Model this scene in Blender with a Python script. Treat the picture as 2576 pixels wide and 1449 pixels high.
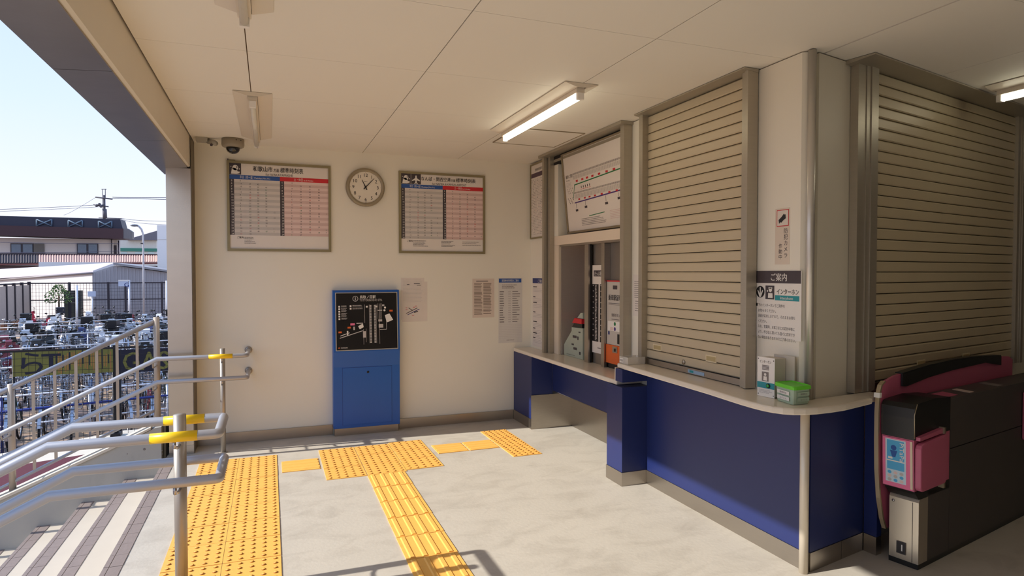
import bpy, math, random
import numpy as np
from mathutils import Vector, Matrix

SC = bpy.context.scene
COL = SC.collection
for _o in list(bpy.data.objects):
    bpy.data.objects.remove(_o)

# ------------------------------------------------------------------ camera
FPX, CX, CY, EYE = 1598.0, 1288.0, 724.5, 1.55
YAW, PITCH = math.radians(20.9), math.radians(1.38)
FW = np.array([math.sin(YAW)*math.cos(PITCH), math.cos(YAW)*math.cos(PITCH), -math.sin(PITCH)])
RT = np.array([math.cos(YAW), -math.sin(YAW), 0.0])
UP = np.cross(RT, FW)
cam_data = bpy.data.cameras.new('camera')
cam_data.sensor_width = 36.0
cam_data.lens = FPX/2576.0*36.0
cam_data.clip_start = 0.05
cam_data.clip_end = 2000
cam = bpy.data.objects.new('camera', cam_data)
COL.objects.link(cam)
cam.matrix_world = Matrix(((RT[0], UP[0], -FW[0], 0), (RT[1], UP[1], -FW[1], 0), (RT[2], UP[2], -FW[2], EYE), (0, 0, 0, 1)))
SC.camera = cam

# ------------------------------------------------------------------ light and exposure
SC.view_settings.view_transform = 'Standard'
SC.view_settings.look = 'None'
SC.view_settings.gamma = 1.0
SC.view_settings.use_curve_mapping = False
SC.view_settings.exposure = 0.50
SUN_DIR = Vector((1.0, -0.06, -0.65)).normalized()
SUN_E, SKY_E, LAMP_E = 4.1, 1.0, 4.2
sun_data = bpy.data.lights.new('sun', 'SUN')
sun_data.energy = SUN_E
sun_data.angle = math.radians(0.6)
sun_data.color = (1.0, 0.955, 0.885)
sun = bpy.data.objects.new('sun', sun_data)
COL.objects.link(sun)
sun.rotation_mode = 'QUATERNION'
sun.rotation_quaternion = SUN_DIR.to_track_quat('-Z', 'Y')
sun.location = (-8, 2, 9)
world = bpy.data.worlds.new('world')
SC.world = world
world.use_nodes = True
nt = world.node_tree
nt.nodes.clear()
w_out = nt.nodes.new('ShaderNodeOutputWorld')
w_bg = nt.nodes.new('ShaderNodeBackground')
w_tc = nt.nodes.new('ShaderNodeTexCoord')
w_sep = nt.nodes.new('ShaderNodeSeparateXYZ')
w_ramp = nt.nodes.new('ShaderNodeValToRGB')
nt.links.new(w_tc.outputs['Generated'], w_sep.inputs[0])
nt.links.new(w_sep.outputs['Z'], w_ramp.inputs[0])
nt.links.new(w_ramp.outputs[0], w_bg.inputs[0])
nt.links.new(w_bg.outputs[0], w_out.inputs[0])
w_bg.inputs[1].default_value = SKY_E
cr = w_ramp.color_ramp
cr.elements[0].position = 0.0
cr.elements[0].color = (0.76, 0.72, 0.82, 1)
cr.elements[1].position = 1.0
cr.elements[1].color = (0.30, 0.50, 0.92, 1)
for p_, c_ in ((0.07, (0.70, 0.73, 0.86)), (0.22, (0.55, 0.66, 0.86)), (0.45, (0.42, 0.56, 0.86))):
    e_ = cr.elements.new(p_)
    e_.color = (*c_, 1)
SC.cycles.max_bounces = 10
SC.cycles.diffuse_bounces = 6
SC.cycles.caustics_reflective = False
SC.cycles.caustics_refractive = False
SC.cycles.sample_clamp_indirect = 6.0


# ------------------------------------------------------------------ helpers
def ray(u, v):
    return RT*(u-CX)/FPX - UP*(v-CY)/FPX + FW


def _hit(d, t):
    p = d*t
    return Vector((p[0], p[1], p[2]+EYE))


def on_z(u, v, z): d = ray(u, v); return _hit(d, (z-EYE)/d[2])
def on_y(u, v, y): d = ray(u, v); return _hit(d, y/d[1])
def on_x(u, v, x): d = ray(u, v); return _hit(d, x/d[0])


def lin(c):
    return tuple(((x/255.0)/12.92 if x/255.0 <= 0.04045 else (((x/255.0)+0.055)/1.055)**2.4) for x in c)


MATS = {}


def mat(name, rgb, rough=0.5, metal=0.0, var=0.06, scale=6.0, bump=0.0, bscale=60.0, emit=0.0, alpha=1.0,
        trans=0.0, coat=0.0, stretch=None, stain=None, spec=0.5):
    """procedural material; rgb is an sRGB 0-255 tuple"""
    if name in MATS:
        return MATS[name]
    m = bpy.data.materials.new(name)
    m.use_nodes = True
    t = m.node_tree
    b = t.nodes['Principled BSDF']
    L = t.links
    c = lin(rgb)
    b.inputs['Roughness'].default_value = rough
    b.inputs['Metallic'].default_value = metal
    b.inputs['Specular IOR Level'].default_value = spec
    b.inputs['Coat Weight'].default_value = coat
    b.inputs['Alpha'].default_value = alpha
    b.inputs['Transmission Weight'].default_value = trans
    tc = t.nodes.new('ShaderNodeTexCoord')
    mp = t.nodes.new('ShaderNodeMapping')
    if stretch:
        mp.inputs['Scale'].default_value = stretch
    L.new(tc.outputs['Object'], mp.inputs[0])
    nz = t.nodes.new('ShaderNodeTexNoise')
    nz.inputs['Scale'].default_value = scale
    nz.inputs['Detail'].default_value = 5
    L.new(mp.outputs[0], nz.inputs['Vector'])
    mx = t.nodes.new('ShaderNodeMix')
    mx.data_type = 'RGBA'
    mx.inputs[6].default_value = (*[max(0, x*(1-var*1.6)) for x in c], 1)
    mx.inputs[7].default_value = (*[min(1, x*(1+var)) for x in c], 1)
    L.new(nz.outputs['Fac'], mx.inputs[0])
    out = mx.outputs[2]
    if stain:
        # (rgb, noise scale, threshold low, threshold high, strength, stretch)
        n2 = t.nodes.new('ShaderNodeTexNoise')
        n2.inputs['Scale'].default_value = stain[1]
        n2.inputs['Detail'].default_value = 8
        n2.inputs['Roughness'].default_value = 0.65
        n2.inputs['Distortion'].default_value = 0.6
        m2 = t.nodes.new('ShaderNodeMapping')
        m2.inputs['Scale'].default_value = stain[5]
        L.new(tc.outputs['Object'], m2.inputs[0])
        L.new(m2.outputs[0], n2.inputs['Vector'])
        mr = t.nodes.new('ShaderNodeMapRange')
        mr.inputs[1].default_value = stain[2]
        mr.inputs[2].default_value = stain[3]
        mr.inputs[4].default_value = stain[4]
        L.new(n2.outputs['Fac'], mr.inputs[0])
        m3 = t.nodes.new('ShaderNodeMix')
        m3.data_type = 'RGBA'
        L.new(mr.outputs[0], m3.inputs[0])
        L.new(out, m3.inputs[6])
        m3.inputs[7].default_value = (*lin(stain[0]), 1)
        out = m3.outputs[2]
    L.new(out, b.inputs['Base Color'])
    if bump > 0:
        nb = t.nodes.new('ShaderNodeTexNoise')
        nb.inputs['Scale'].default_value = bscale
        nb.inputs['Detail'].default_value = 4
        L.new(mp.outputs[0], nb.inputs['Vector'])
        bp = t.nodes.new('ShaderNodeBump')
        bp.inputs['Strength'].default_value = bump
        bp.inputs['Distance'].default_value = 0.01
        L.new(nb.outputs['Fac'], bp.inputs['Height'])
        L.new(bp.outputs[0], b.inputs['Normal'])
    if emit > 0:
        b.inputs['Emission Color'].default_value = (*c, 1)
        b.inputs['Emission Strength'].default_value = emit
    MATS[name] = m
    return m


# --- palette
concrete = mat('floor concrete', (198, 190, 176), 0.55, 0, 0.06, 2.2, 0.10, 40,
               stain=((150, 140, 126), 3.0, 0.47, 0.80, 0.60, (1.0, 1.7, 1.0)))
wall_c = mat('cream wall panel', (236, 231, 217), 0.42, 0, 0.012, 2.0)
ceil_c = mat('ceiling board', (234, 229, 219), 0.7, 0, 0.012, 2.0)
gap_c = mat('panel joint backing', (110, 92, 72), 0.8)
beam_c = mat('cream beam cladding', (222, 212, 194), 0.5, 0, 0.02)
steel = mat('brushed stainless', (176, 168, 158), 0.30, 1.0, 0.06, 14.0, stretch=(1, 1, 14))
steel_h = mat('brushed stainless horizontal', (178, 170, 160), 0.34, 1.0, 0.05, 14.0, stretch=(1, 1, 30))
steel_soft = mat('beam soffit steel', (150, 140, 132), 0.28, 1.0, 0.10, 5.0, bump=0.25, bscale=3.0)
alu = mat('champagne aluminium', (168, 156, 132), 0.38, 0.85, 0.04)
alu_g = mat('shutter guide aluminium', (176, 168, 152), 0.36, 0.55, 0.05, 12, stretch=(1, 1, 8))
rail_m = mat('rail coated steel', (176, 176, 180), 0.42, 0.5, 0.04)
post_m = mat('rail post steel', (172, 164, 154), 0.40, 0.6, 0.05)
balu_m = mat('balustrade painted steel', (184, 168, 150), 0.45, 0.2, 0.05)
slat_m = mat('shutter slat beige', (200, 186, 158), 0.42, 0.1, 0.03, 5.0)
slat2_m = mat('shutter slat beige shaded', (196, 182, 152), 0.42, 0.1, 0.03, 5.0)  # slat beige darkened slightly, shade of the side wall in the colour
blue_c = mat('navy counter laminate', (30, 42, 94), 0.42, 0, 0.03, 4)
blue_k = mat('bright blue kiosk paint', (26, 92, 178), 0.38, 0, 0.04, 5)
top_c = mat('cream countertop', (226, 216, 200), 0.22, 0, 0.02, 30)
yel_t = mat('yellow tactile resin', (250, 188, 92), 0.55, 0, 0.05, 9.0, bump=0.08, bscale=90,
            stain=((196, 130, 60), 5.0, 0.55, 0.8, 0.35, (1, 1, 1)))
yel_b = mat('tactile bump brown side', (176, 116, 46), 0.5, 0, 0.05)  # bump sides browner than the tile, all the way round
yel_l = mat('yellow braille sleeve', (250, 208, 30), 0.35, 0, 0.03)
nose_t = mat('grey nosing tile', (142, 128, 122), 0.7, 0, 0.08, 20, bump=0.15)
step_c = mat('step concrete', (202, 191, 174), 0.75, 0, 0.05, 5)
side_c = mat('side wall concrete', (172, 170, 164), 0.85, 0, 0.06, 3.0, bump=0.1, bscale=18,
             stain=((140, 136, 128), 4.0, 0.55, 0.75, 0.5, (1, 1, 0.5)))
cope_c = mat('coping cream', (204, 194, 178), 0.7, 0, 0.04)
red_r = mat('dark red ramp surface', (86, 26, 40), 0.85, 0, 0.08, 30, bump=0.2)
white = mat('white', (236, 232, 226), 0.5, 0, 0.02)
paper = mat('paper', (230, 222, 214), 0.6, 0, 0.01)
black = mat('black print', (26, 22, 24), 0.5, 0, 0.05)
dgrey = mat('dark grey print', (70, 62, 66), 0.55)
mgrey = mat('mid grey print', (128, 120, 118), 0.6)
lgrey = mat('light grey print', (196, 190, 186), 0.6)
blue_p = mat('blue print', (44, 88, 160), 0.5)
navy_p = mat('navy print', (36, 50, 118), 0.5)
red_p = mat('red print', (208, 40, 48), 0.5)
pinkp = mat('pale pink print', (232, 206, 200), 0.6)
pinkd = mat('pink stripe print', (214, 184, 178), 0.6)
green_p = mat('green print', (30, 120, 70), 0.5)
purp_p = mat('purple print', (84, 58, 130), 0.5)
teal_p = mat('teal print', (40, 148, 158), 0.5)
cyan_p = mat('cyan print', (86, 176, 222), 0.5)
orange = mat('orange paint', (226, 104, 40), 0.45)
black_pl = mat('black plastic', (20, 20, 21), 0.38, 0, 0.05)
grey_pl = mat('charcoal gate plastic', (74, 68, 66), 0.5, 0, 0.05)
pink_pl = mat('rose gate plastic', (186, 94, 122), 0.42, 0, 0.03)
pink_lt = mat('pink print', (236, 120, 160), 0.5)
dark = mat('dark void', (28, 24, 22), 0.8)
lens_m = mat('black glass', (10, 10, 12), 0.08, 0, 0.02, coat=0.6)
rubber = mat('rubber tyre', (22, 22, 24), 0.8)
chrome = mat('chrome', (176, 176, 182), 0.28, 1.0, 0.03)
grey_dev = mat('device grey', (168, 162, 150), 0.5)
tube_on = mat('lit fluorescent tube', (255, 250, 226), 0.5, emit=LAMP_E)
tube_off = mat('unlit fluorescent tube', (222, 218, 206), 0.3)
refl_m = mat('lamp reflector enamel', (226, 216, 200), 0.35, 0, 0.02)
green_lid = mat('green plastic lid', (110, 214, 60), 0.35, 0, 0.03)
tub_m = mat('frosted green plastic', (178, 200, 176), 0.35, 0, 0.02, alpha=0.93)
clear_pl = mat('clear acrylic', (226, 222, 214), 0.15, 0, 0.01, alpha=0.45)
mach_g = mat('machine grey paint', (196, 190, 182), 0.45)
mach_s = mat('pale green grey casting', (176, 184, 168), 0.5)


class MB:
    """collects geometry (any number of materials) for ONE mesh object"""

    def __init__(self):
        self.v, self.f, self.m, self.mats, self.sm = [], [], [], [], []

    def mi(self, m):
        if m not in self.mats:
            self.mats.append(m)
        return self.mats.index(m)

    def add(self, vs, fs, m, smooth=False):
        k = len(self.v)
        self.v += [tuple(p) for p in vs]
        i = self.mi(m)
        for f in fs:
            self.f.append([k+a for a in f])
            self.m.append(i)
            self.sm.append(smooth)
        return self

    def box(self, a, b, m):
        x0, y0, z0 = [min(a[i], b[i]) for i in range(3)]
        x1, y1, z1 = [max(a[i], b[i]) for i in range(3)]
        vs = [(x0, y0, z0), (x1, y0, z0), (x1, y1, z0), (x0, y1, z0), (x0, y0, z1), (x1, y0, z1), (x1, y1, z1), (x0, y1, z1)]
        return self.add(vs, [(0, 3, 2, 1), (4, 5, 6, 7), (0, 1, 5, 4), (1, 2, 6, 5), (2, 3, 7, 6), (3, 0, 4, 7)], m)

    def prism(self, pts, off, m):
        """planar polygon (3D points) extruded by vector off"""
        n = len(pts)
        P = [Vector(p) for p in pts]
        off = Vector(off)
        vs = P + [p+off for p in P]
        nrm = Vector((0, 0, 0))
        for i in range(n):
            a, b = P[i], P[(i+1) % n]
            nrm += a.cross(b)
        fs = [list(range(n))[::-1], [n+i for i in range(n)]] + [(i, (i+1) % n, n+(i+1) % n, n+i) for i in range(n)]
        if nrm.dot(off) < 0:
            fs = [f[::-1] for f in fs]
        return self.add(vs, fs, m)

    def quad(self, a, b, c, d, m):
        return self.add([a, b, c, d], [(0, 1, 2, 3)], m)

    def tube(self, pts, r, m, n=10, cap=True, smooth=True, closed=False):
        P = [Vector(p) for p in pts]
        N = len(P)
        rings = []
        prev = None
        for i in range(N):
            if closed:
                d0 = (P[i]-P[i-1]).normalized()
                d1 = (P[(i+1) % N]-P[i]).normalized()
            else:
                d0 = (P[i]-P[i-1]).normalized() if i > 0 else (P[1]-P[0]).normalized()
                d1 = (P[i+1]-P[i]).normalized() if i < N-1 else d0
            t = (d0+d1)
            t = t.normalized() if t.length > 1e-6 else d1
            if prev is None:
                a = Vector((0, 0, 1)) if abs(t.z) < 0.9 else Vector((1, 0, 0))
                e1 = t.cross(a).normalized()
            else:
                e1 = (prev - t*prev.dot(t)).normalized()
            prev = e1
            e2 = t.cross(e1).normalized()
            c = max(0.35, d0.dot(t))
            rr = r[i] if isinstance(r, (list, tuple)) else r
            # mitre: stretch in bending plane
            bend = (d1-d0)
            ring = []
            for k in range(n):
                an = 2*math.pi*k/n
                q = e1*math.cos(an)*rr + e2*math.sin(an)*rr
                if bend.length > 1e-4:
                    bn = bend.normalized()
                    q = q + bn*(q.dot(bn))*(1/c-1)
                ring.append(P[i]+q)
            rings.append(ring)
        vs = [p for rg in rings for p in rg]
        fs = []
        M = N if closed else N-1
        for i in range(M):
            for k in range(n):
                a = i*n+k
                b = i*n+(k+1) % n
                j = ((i+1) % N)*n
                fs.append((a, b, j+(k+1) % n, j+k))
        if cap and not closed:
            fs.append(list(range(n))[::-1])
            fs.append([(N-1)*n+k for k in range(n)])
        return self.add(vs, fs, m, smooth)

    def lathe(self, o, axis, prof, m, n=20, smooth=True):
        """prof: list of (radius, height along axis)"""
        ax = Vector(axis).normalized()
        a = Vector((0, 0, 1)) if abs(ax.z) < 0.9 else Vector((1, 0, 0))
        e1 = ax.cross(a).normalized()
        e2 = ax.cross(e1).normalized()
        o = Vector(o)
        vs, fs = [], []
        for r, h in prof:
            for k in range(n):
                an = 2*math.pi*k/n
                vs.append(o+ax*h+(e1*math.cos(an)+e2*math.sin(an))*max(r, 1e-5))
        for i in range(len(prof)-1):
            for k in range(n):
                fs.append((i*n+k, i*n+(k+1) % n, (i+1)*n+(k+1) % n, (i+1)*n+k))
        fs.append(list(range(n))[::-1])
        fs.append([(len(prof)-1)*n+k for k in range(n)])
        return self.add(vs, fs, m, smooth)

    def ball(self, o, r, m, n=10, sc=(1, 1, 1)):
        vs, fs = [], []
        h = n//2
        for i in range(1, h):
            th = math.pi*i/h
            for k in range(n):
                an = 2*math.pi*k/n
                vs.append((o[0]+r*sc[0]*math.sin(th)*math.cos(an), o[1]+r*sc[1]*math.sin(th)*math.sin(an), o[2]+r*sc[2]*math.cos(th)))
        t = len(vs)
        vs += [(o[0], o[1], o[2]+r*sc[2]), (o[0], o[1], o[2]-r*sc[2])]
        for i in range(h-2):
            for k in range(n):
                fs.append((i*n+k, (i+1)*n+k, (i+1)*n+(k+1) % n, i*n+(k+1) % n))
        for k in range(n):
            fs.append((t, k, (k+1) % n))
            fs.append((t+1, (h-2)*n+(k+1) % n, (h-2)*n+k))
        return self.add(vs, fs, m, True)

    def mesh(self, name):
        me = bpy.data.meshes.new(name)
        me.from_pydata([tuple(p) for p in self.v], [], self.f)
        for m in self.mats:
            me.materials.append(m)
        me.polygons.foreach_set('material_index', self.m)
        me.polygons.foreach_set('use_smooth', self.sm)
        me.update()
        return me

    def build(self, name, parent=None, W=True, bevel=0.0):
        """W: vertices are world coordinates (turned into the parent's frame)"""
        if parent is not None and W:
            inv = wm(parent).inverted()
            self.v = [tuple(inv @ Vector(p)) for p in self.v]
        o = bpy.data.objects.new(name, self.mesh(name))
        COL.objects.link(o)
        if parent is not None:
            o.parent = parent
        if bevel:
            md = o.modifiers.new('bevel', 'BEVEL')
            md.width = bevel
            md.segments = 2
            md.limit_method = 'ANGLE'
        return o


def wm(o):
    m = o.matrix_basis.copy()
    while o.parent is not None:
        o = o.parent
        m = o.matrix_basis @ m
    return m


def tag(o, label=None, cat=None, group=None, kind=None):
    if label: o['label'] = label
    if cat: o['category'] = cat
    if group: o['group'] = group
    if kind: o['kind'] = kind
    return o


def thing(name, label, cat, loc=(0, 0, 0), rz=0.0, group=None):
    o = bpy.data.objects.new(name, None)
    COL.objects.link(o)
    o.empty_display_size = 0.1
    o.location = loc
    o.rotation_euler = (0, 0, rz)
    return tag(o, label, cat, group)


def struct(mb, name, label, cat='structure', parent=None, bevel=0.0):
    o = mb.build(name, parent, bevel=bevel)
    if parent is None:
        tag(o, label, cat, kind='structure')
    return o


def one(mb, name, label, cat, group=None, bevel=0.0):
    return tag(mb.build(name, bevel=bevel), label, cat, group)


def copy_tree(o, parent=None):
    c = o.copy()
    COL.objects.link(c)
    c.parent = parent
    for ch in list(o.children):
        copy_tree(ch, c)
    return c


def text_geo(s, size, bold=False, space=1.0, line=1.0, align='LEFT'):
    cu = bpy.data.curves.new('t', 'FONT')
    cu.body = s
    cu.size = size
    cu.resolution_u = 2
    cu.align_x = align
    cu.space_character = space
    cu.space_line = line
    ob = bpy.data.objects.new('t', cu)
    me = bpy.data.meshes.new_from_object(ob)
    vs = [tuple(v.co) for v in me.vertices]
    fs = [list(p.vertices) for p in me.polygons]
    bpy.data.objects.remove(ob)
    bpy.data.curves.remove(cu)
    bpy.data.meshes.remove(me)
    return vs, fs


class Sheet:
    """flat print: origin top-left, R to the right, U up, N out of the surface"""

    def __init__(self, O, R, U, N, W, H):
        self.O, self.R, self.U, self.N = Vector(O), Vector(R).normalized(), Vector(U).normalized(), Vector(N).normalized()
        self.W, self.H = W, H
        self.mb = MB()

    def p(self, u, v, k):
        return self.O+self.R*u-self.U*v+self.N*(0.0006*k)

    def rect(self, u0, v0, u1, v1, m, k=1):
        self.mb.add([self.p(u0, v1, k), self.p(u1, v1, k), self.p(u1, v0, k), self.p(u0, v0, k)], [(0, 1, 2, 3)], m)
        return self

    def poly(self, pts, m, k=1):
        self.mb.add([self.p(a, b, k) for a, b in pts], [list(range(len(pts)))], m)
        return self

    def circ(self, u, v, r, m, k=1, n=20, sx=1.0):
        return self.poly([(u+r*sx*math.cos(2*math.pi*i/n), v-r*math.sin(2*math.pi*i/n)) for i in range(n)], m, k)

    def line(self, a, b, w, m, k=1):
        dx, dy = b[0]-a[0], b[1]-a[1]
        L = math.hypot(dx, dy) or 1
        nx, ny = -dy/L*w/2, dx/L*w/2
        return self.poly([(a[0]+nx, a[1]+ny), (a[0]-nx, a[1]-ny), (b[0]-nx, b[1]-ny), (b[0]+nx, b[1]+ny)][::-1], m, k)

    def text(self, s, u, v, size, m, k=2, width=None, align='LEFT', bold=False, space=1.0, line=1.0, rot=0):
        vs, fs = text_geo(s, size, bold, space, line, align)
        if not vs:
            return self
        sx = 1.0
        if width:
            w = max(a[0] for a in vs)-min(a[0] for a in vs)
            sx = width/max(w, 1e-6)
        ca, sa = math.cos(rot), math.sin(rot)
        out = []
        for x, y, z in vs:
            x *= sx
            x, y = x*ca-y*sa, x*sa+y*ca
            out.append(self.p(u+x, v-y, k))
        self.mb.add(out, fs, m)
        if bold:
            for q, lift in ((0.014, 0.00015), (0.028, 0.0003)):
                self.mb.add([p+self.R*size*q*min(1.0, sx)+self.N*lift for p in out], fs, m)
        return self

    def build(self, name, parent):
        return self.mb.build(name, parent)


def slab(O, R, U, N, W, H, th, m):
    """thin box behind a sheet: from the surface outwards by th"""
    O, R, U, N = Vector(O), Vector(R).normalized(), Vector(U).normalized(), Vector(N).normalized()
    mb = MB()
    mb.prism([O, O+R*W, O+R*W-U*H, O-U*H], N*th, m)
    return mb


def lines_block(s, u, v, w, rows, pitch, h, m, rnd, k=2, ragged=0.25):
    """rows of tiny unreadable small print as short dashes"""
    for i in range(rows):
        x = u
        end = u+w*(1-ragged*rnd.random())
        while x < end:
            d = h*rnd.uniform(1.2, 4.5)
            s.rect(x, v+i*pitch, min(x+d, end), v+i*pitch+h, m, k)
            x += d+h*0.5


RND = random.Random(7)
D = 6.28          # back wall
CZ = 2.707        # ceiling height
XW = 2.61         # right (ticket) wall plane
GZ = -1.65        # ground of the bicycle park
A12 = math.radians(12.0)
WD = Vector((math.cos(A12), math.sin(A12), 0))      # direction of the angled wing wall
WN = Vector((math.sin(A12), -math.cos(A12), 0))     # its outward normal
WC = Vector((2.66, 2.55, 0))


def wing(s, t, z):
    """point on the angled wing: s along the wall, t out of it"""
    p = WC+WD*s+WN*t
    return Vector((p.x, p.y, z))

# ================================================================== STRUCTURE
fl_mb = MB().prism([(-0.82, -3, -0.15), (6.6, -3, -0.15), (6.6, 6.40, -0.15), (-0.82, 6.40, -0.15)], (0, 0, 0.15), concrete)
floor = struct(fl_mb, 'floor', 'smooth pale concrete concourse floor', 'floor')
struct(MB().box((-0.6165, D, 0), (2.62, 6.40, 2.9), wall_c), 'wall_back', 'cream panelled back wall carrying the two timetables', 'wall')
cl = struct(MB().box((-0.615, -3, 2.716), (6.6, 6.40, 2.86), gap_c), 'ceiling', 'flat ceiling of large cream boards with thin joints', 'ceiling')
xs = [-0.615, -0.10, 0.85, 1.80, 2.745, 3.69, 4.64, 5.59, 6.6]
ys = [-3, -1.88, -0.96, -0.05, 0.86, 1.785, 2.71, 3.62, 4.53, 5.44, 6.40]
for i in range(len(xs)-1):
    for j in range(len(ys)-1):
        g = 0.0028
        gx1 = 0.006 if i == 3 else g
        b = MB().box((xs[i]+(0.006 if i == 4 else g), ys[j]+0.0012, CZ), (xs[i+1]-gx1, ys[j+1]-0.0012, 2.716), ceil_c)
        b.build('ceiling_board', cl)
# beam over the open side, stainless soffit
bm = MB()
bm.prism([(-0.622, -3, 2.90), (-0.622, -3, 2.452), (-0.636, -3, 2.446), (-0.855, -3, 2.432), (-0.855, -3, 2.90)], (0, 9.40, 0), beam_c)
beam = struct(bm, 'trim_1', 'cream clad edge beam above the open side of the concourse', 'beam')
bs = MB()
for k in range(6):
    y0 = -3+k*1.567
    bs.prism([(-0.640, y0+.002, 2.4447), (-0.858, y0+.002, 2.4305), (-0.858, y0+.002, 2.424), (-0.640, y0+.002, 2.438)], (0, 1.563, 0), steel_soft)
bs.build('soffit_panel', beam)
MB().prism([(-0.862, -3, 2.424), (-0.856, -3, 2.424), (-0.856, -3, 2.90), (-0.862, -3, 2.90)], (0, 9.40, 0), steel_soft).build('fascia', beam)
jm = MB().box((-0.805, 6.03, -0.02), (-0.618, 6.40, 2.434), mat('jamb steel', (186, 176, 162), 0.24, 0.95, 0.05, 4.0, stretch=(1, 1, 3)))
jamb = struct(jm, 'trim_2', 'stainless clad jamb column at the left end of the back wall', 'column')
MB().box((-0.806, 6.026, 0.02), (-0.617, 6.0295, 0.075), steel_h).build('base_band', jamb)
MB().box((-0.6175, 6.031, 0.0), (-0.6125, 6.279, 2.7), mat('seal strip', (120, 110, 94), 0.7)).build('corner_strip', jamb)
MB().box((-0.850, 6.05, -0.02), (-0.832, 6.3, 0.26), mat('joint grey', (120, 116, 106), 0.7)).box((-0.832, 6.06, -0.02), (-0.820, 6.3, 0.26), dark).build('joint_channel', jamb)

# right (ticket) wall with the recess of the ticket window
wr = MB()
wr.box((XW, 5.86, 0), (2.75, 6.275, 2.70), wall_c)
wr.prism([(XW, 4.33, 0), (XW, 2.585, 0), (2.645, 2.562, 0), (2.80, 2.60, 0), (2.80, 4.33, 0)], (0, 0, 2.70), wall_c)
wr.box((2.75, 5.86, 0.755), (3.22, 5.92, 2.70), wall_c)
wr.box((2.80, 4.27, 0.755), (3.22, 4.33, 2.70), wall_c)
wr.box((3.22, 4.27, 0), (3.30, 5.92, 2.70), wall_c)
struct(wr, 'wall_right', 'cream ticket office wall with two openings', 'wall')
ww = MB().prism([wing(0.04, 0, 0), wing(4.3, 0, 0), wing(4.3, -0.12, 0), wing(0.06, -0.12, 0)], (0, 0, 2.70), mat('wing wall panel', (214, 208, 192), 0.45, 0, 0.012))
struct(ww, 'wall_office_side', 'cream side wall of the ticket office, set at an angle', 'wall')
MB_ = MB().tube([(2.640, 2.548, 0.886), (2.640, 2.548, 2.702)], 0.021, mat('corner guard aluminium', (206, 202, 194), 0.32, 0.6, 0.03), 16)
struct(MB_, 'trim_3', 'round aluminium corner guard where the office walls meet', 'trim')
struct(MB().box((-0.60, -3.12, 0), (6.6, -3.0, 2.7), wall_c), 'wall_rear', 'cream wall behind the camera', 'wall')
struct(MB().box((6.6, -3, 0), (6.72, 6.4, 2.7), mat('far wall', (120, 110, 98), 0.6)), 'wall_east', 'far wall of the gate area', 'wall')
struct(MB().box((-0.80, -3, 0), (-0.62, -0.9, 2.43), wall_c), 'shade_wall_left', 'unseen cream wall added behind the camera to darken the gate side', 'wall')  # unseen wall, added to cut the light reaching the gate side
# baseboards
bb = MB().box((-0.60, 6.265, 0), (0.553, 6.279, 0.096), steel_h).box((1.192, 6.265, 0), (2.405, 6.279, 0.096), steel_h)
struct(bb, 'baseboard_back', 'stainless baseboard along the back wall', 'baseboard')

# ================================================================== STAIRS AND RAMP OUTSIDE
st = thing('stairs', 'outdoor concrete stairs going down with grey tiled nosings', 'stairs', (-0.82, 3.0, 0))
NY = (1.4, 5.97)
for k in range(11):
    x1 = -0.82-0.30*(k-1) if k else -0.72
    x0 = -0.82-0.30*k
    z = -0.15*k
    if k:
        tr = MB().box((x0, -1.5, z-0.15), (x1, 5.968, z), step_c).build('tread', st)
        par = tr
    else:
        par = st
    n = int((NY[1]-NY[0])/0.152)
    if k > 6:
        n = 0
        MB().box((x0-0.006, -1.5, z-0.04), (x0+0.085, 5.96, z+0.004), nose_t).build('nosing_strip', par)
    for j in range(n):
        ya = NY[1]-0.005-(j+1)*0.152
        t_ = MB()
        dz = RND.uniform(0, 0.0012)
        t_.box((x0-0.006, ya+0.0015, z-0.045), (x0+0.018, ya+0.1505, z+0.0035+dz), nose_t)
        t_.box((x0+0.021, ya+0.0015, z-0.004), (x0+0.082, ya+0.1505, z+0.003+dz), nose_t)
        t_.build('nosing_tile', par)
sw_pts = [(-0.855, 0.262), (-0.90, 0.258), (-1.21, 0.112), (-1.91, -0.192), (-5.4, -1.62), (-5.4, -1.72), (-0.855, -1.72)]
sw = thing('side_wall', 'grey concrete side wall of the stairs with sloping top', 'wall', (-1.5, 6.08, -0.5))
MB().prism([(x, 5.97, z) for x, z in sw_pts], (0, 0.22, 0), side_c).build('wall_body', sw)
for dx, oy in ((0, 5.955), (0, 6.10)):
    MB().prism([(-0.93, oy, 0.250), (-0.93, oy, 0.268), (-1.21, oy, 0.136), (-1.91, oy, -0.168), (-5.4, oy, -1.60), (-5.4, oy, -1.62), (-1.91, oy, -0.190), (-1.21, oy, 0.114)], (0, 0.105, 0), cope_c).build('coping', sw)
for u_, v_, r_ in ((363, 1130, 0.010), (320, 1142, 0.004), (408, 1133, 0.004), (408, 1142, 0.004)):
    q = on_y(u_, v_, 5.969)
    MB().lathe(q, (0, -1, 0), [(r_, 0), (r_*0.9, 0.002)], mgrey, 10).build('plug', sw)
rp = MB().prism([(0.2, 6.45, -0.12), (-1.0, 6.45, -0.2), (-14, 6.45, -1.30), (-14, 6.45, -1.6), (0.2, 6.45, -1.6)], (0, 0.95, 0), red_r)
one(rp, 'ramp', 'dark red surfaced ramp descending behind the stair side wall', 'ramp')
curb = MB()
curb.prism([(1.5, 7.42, GZ), (1.5, 7.42, -0.30), (-1.60, 7.42, -0.30), (-9, 7.42, -1.25), (-9, 7.42, GZ)], (0, 1.13, 0), cope_c)
one(curb, 'retaining_wall', 'pale concrete kerb wall carrying the mesh fence', 'wall')
gnd_m = mat('parking ground', (126, 110, 106), 0.9, 0, 0.12, 1.2, bump=0.3, bscale=8, stain=((196, 160, 122), 0.35, 0.5, 0.6, 0.8, (1, 1, 1)))
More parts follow.
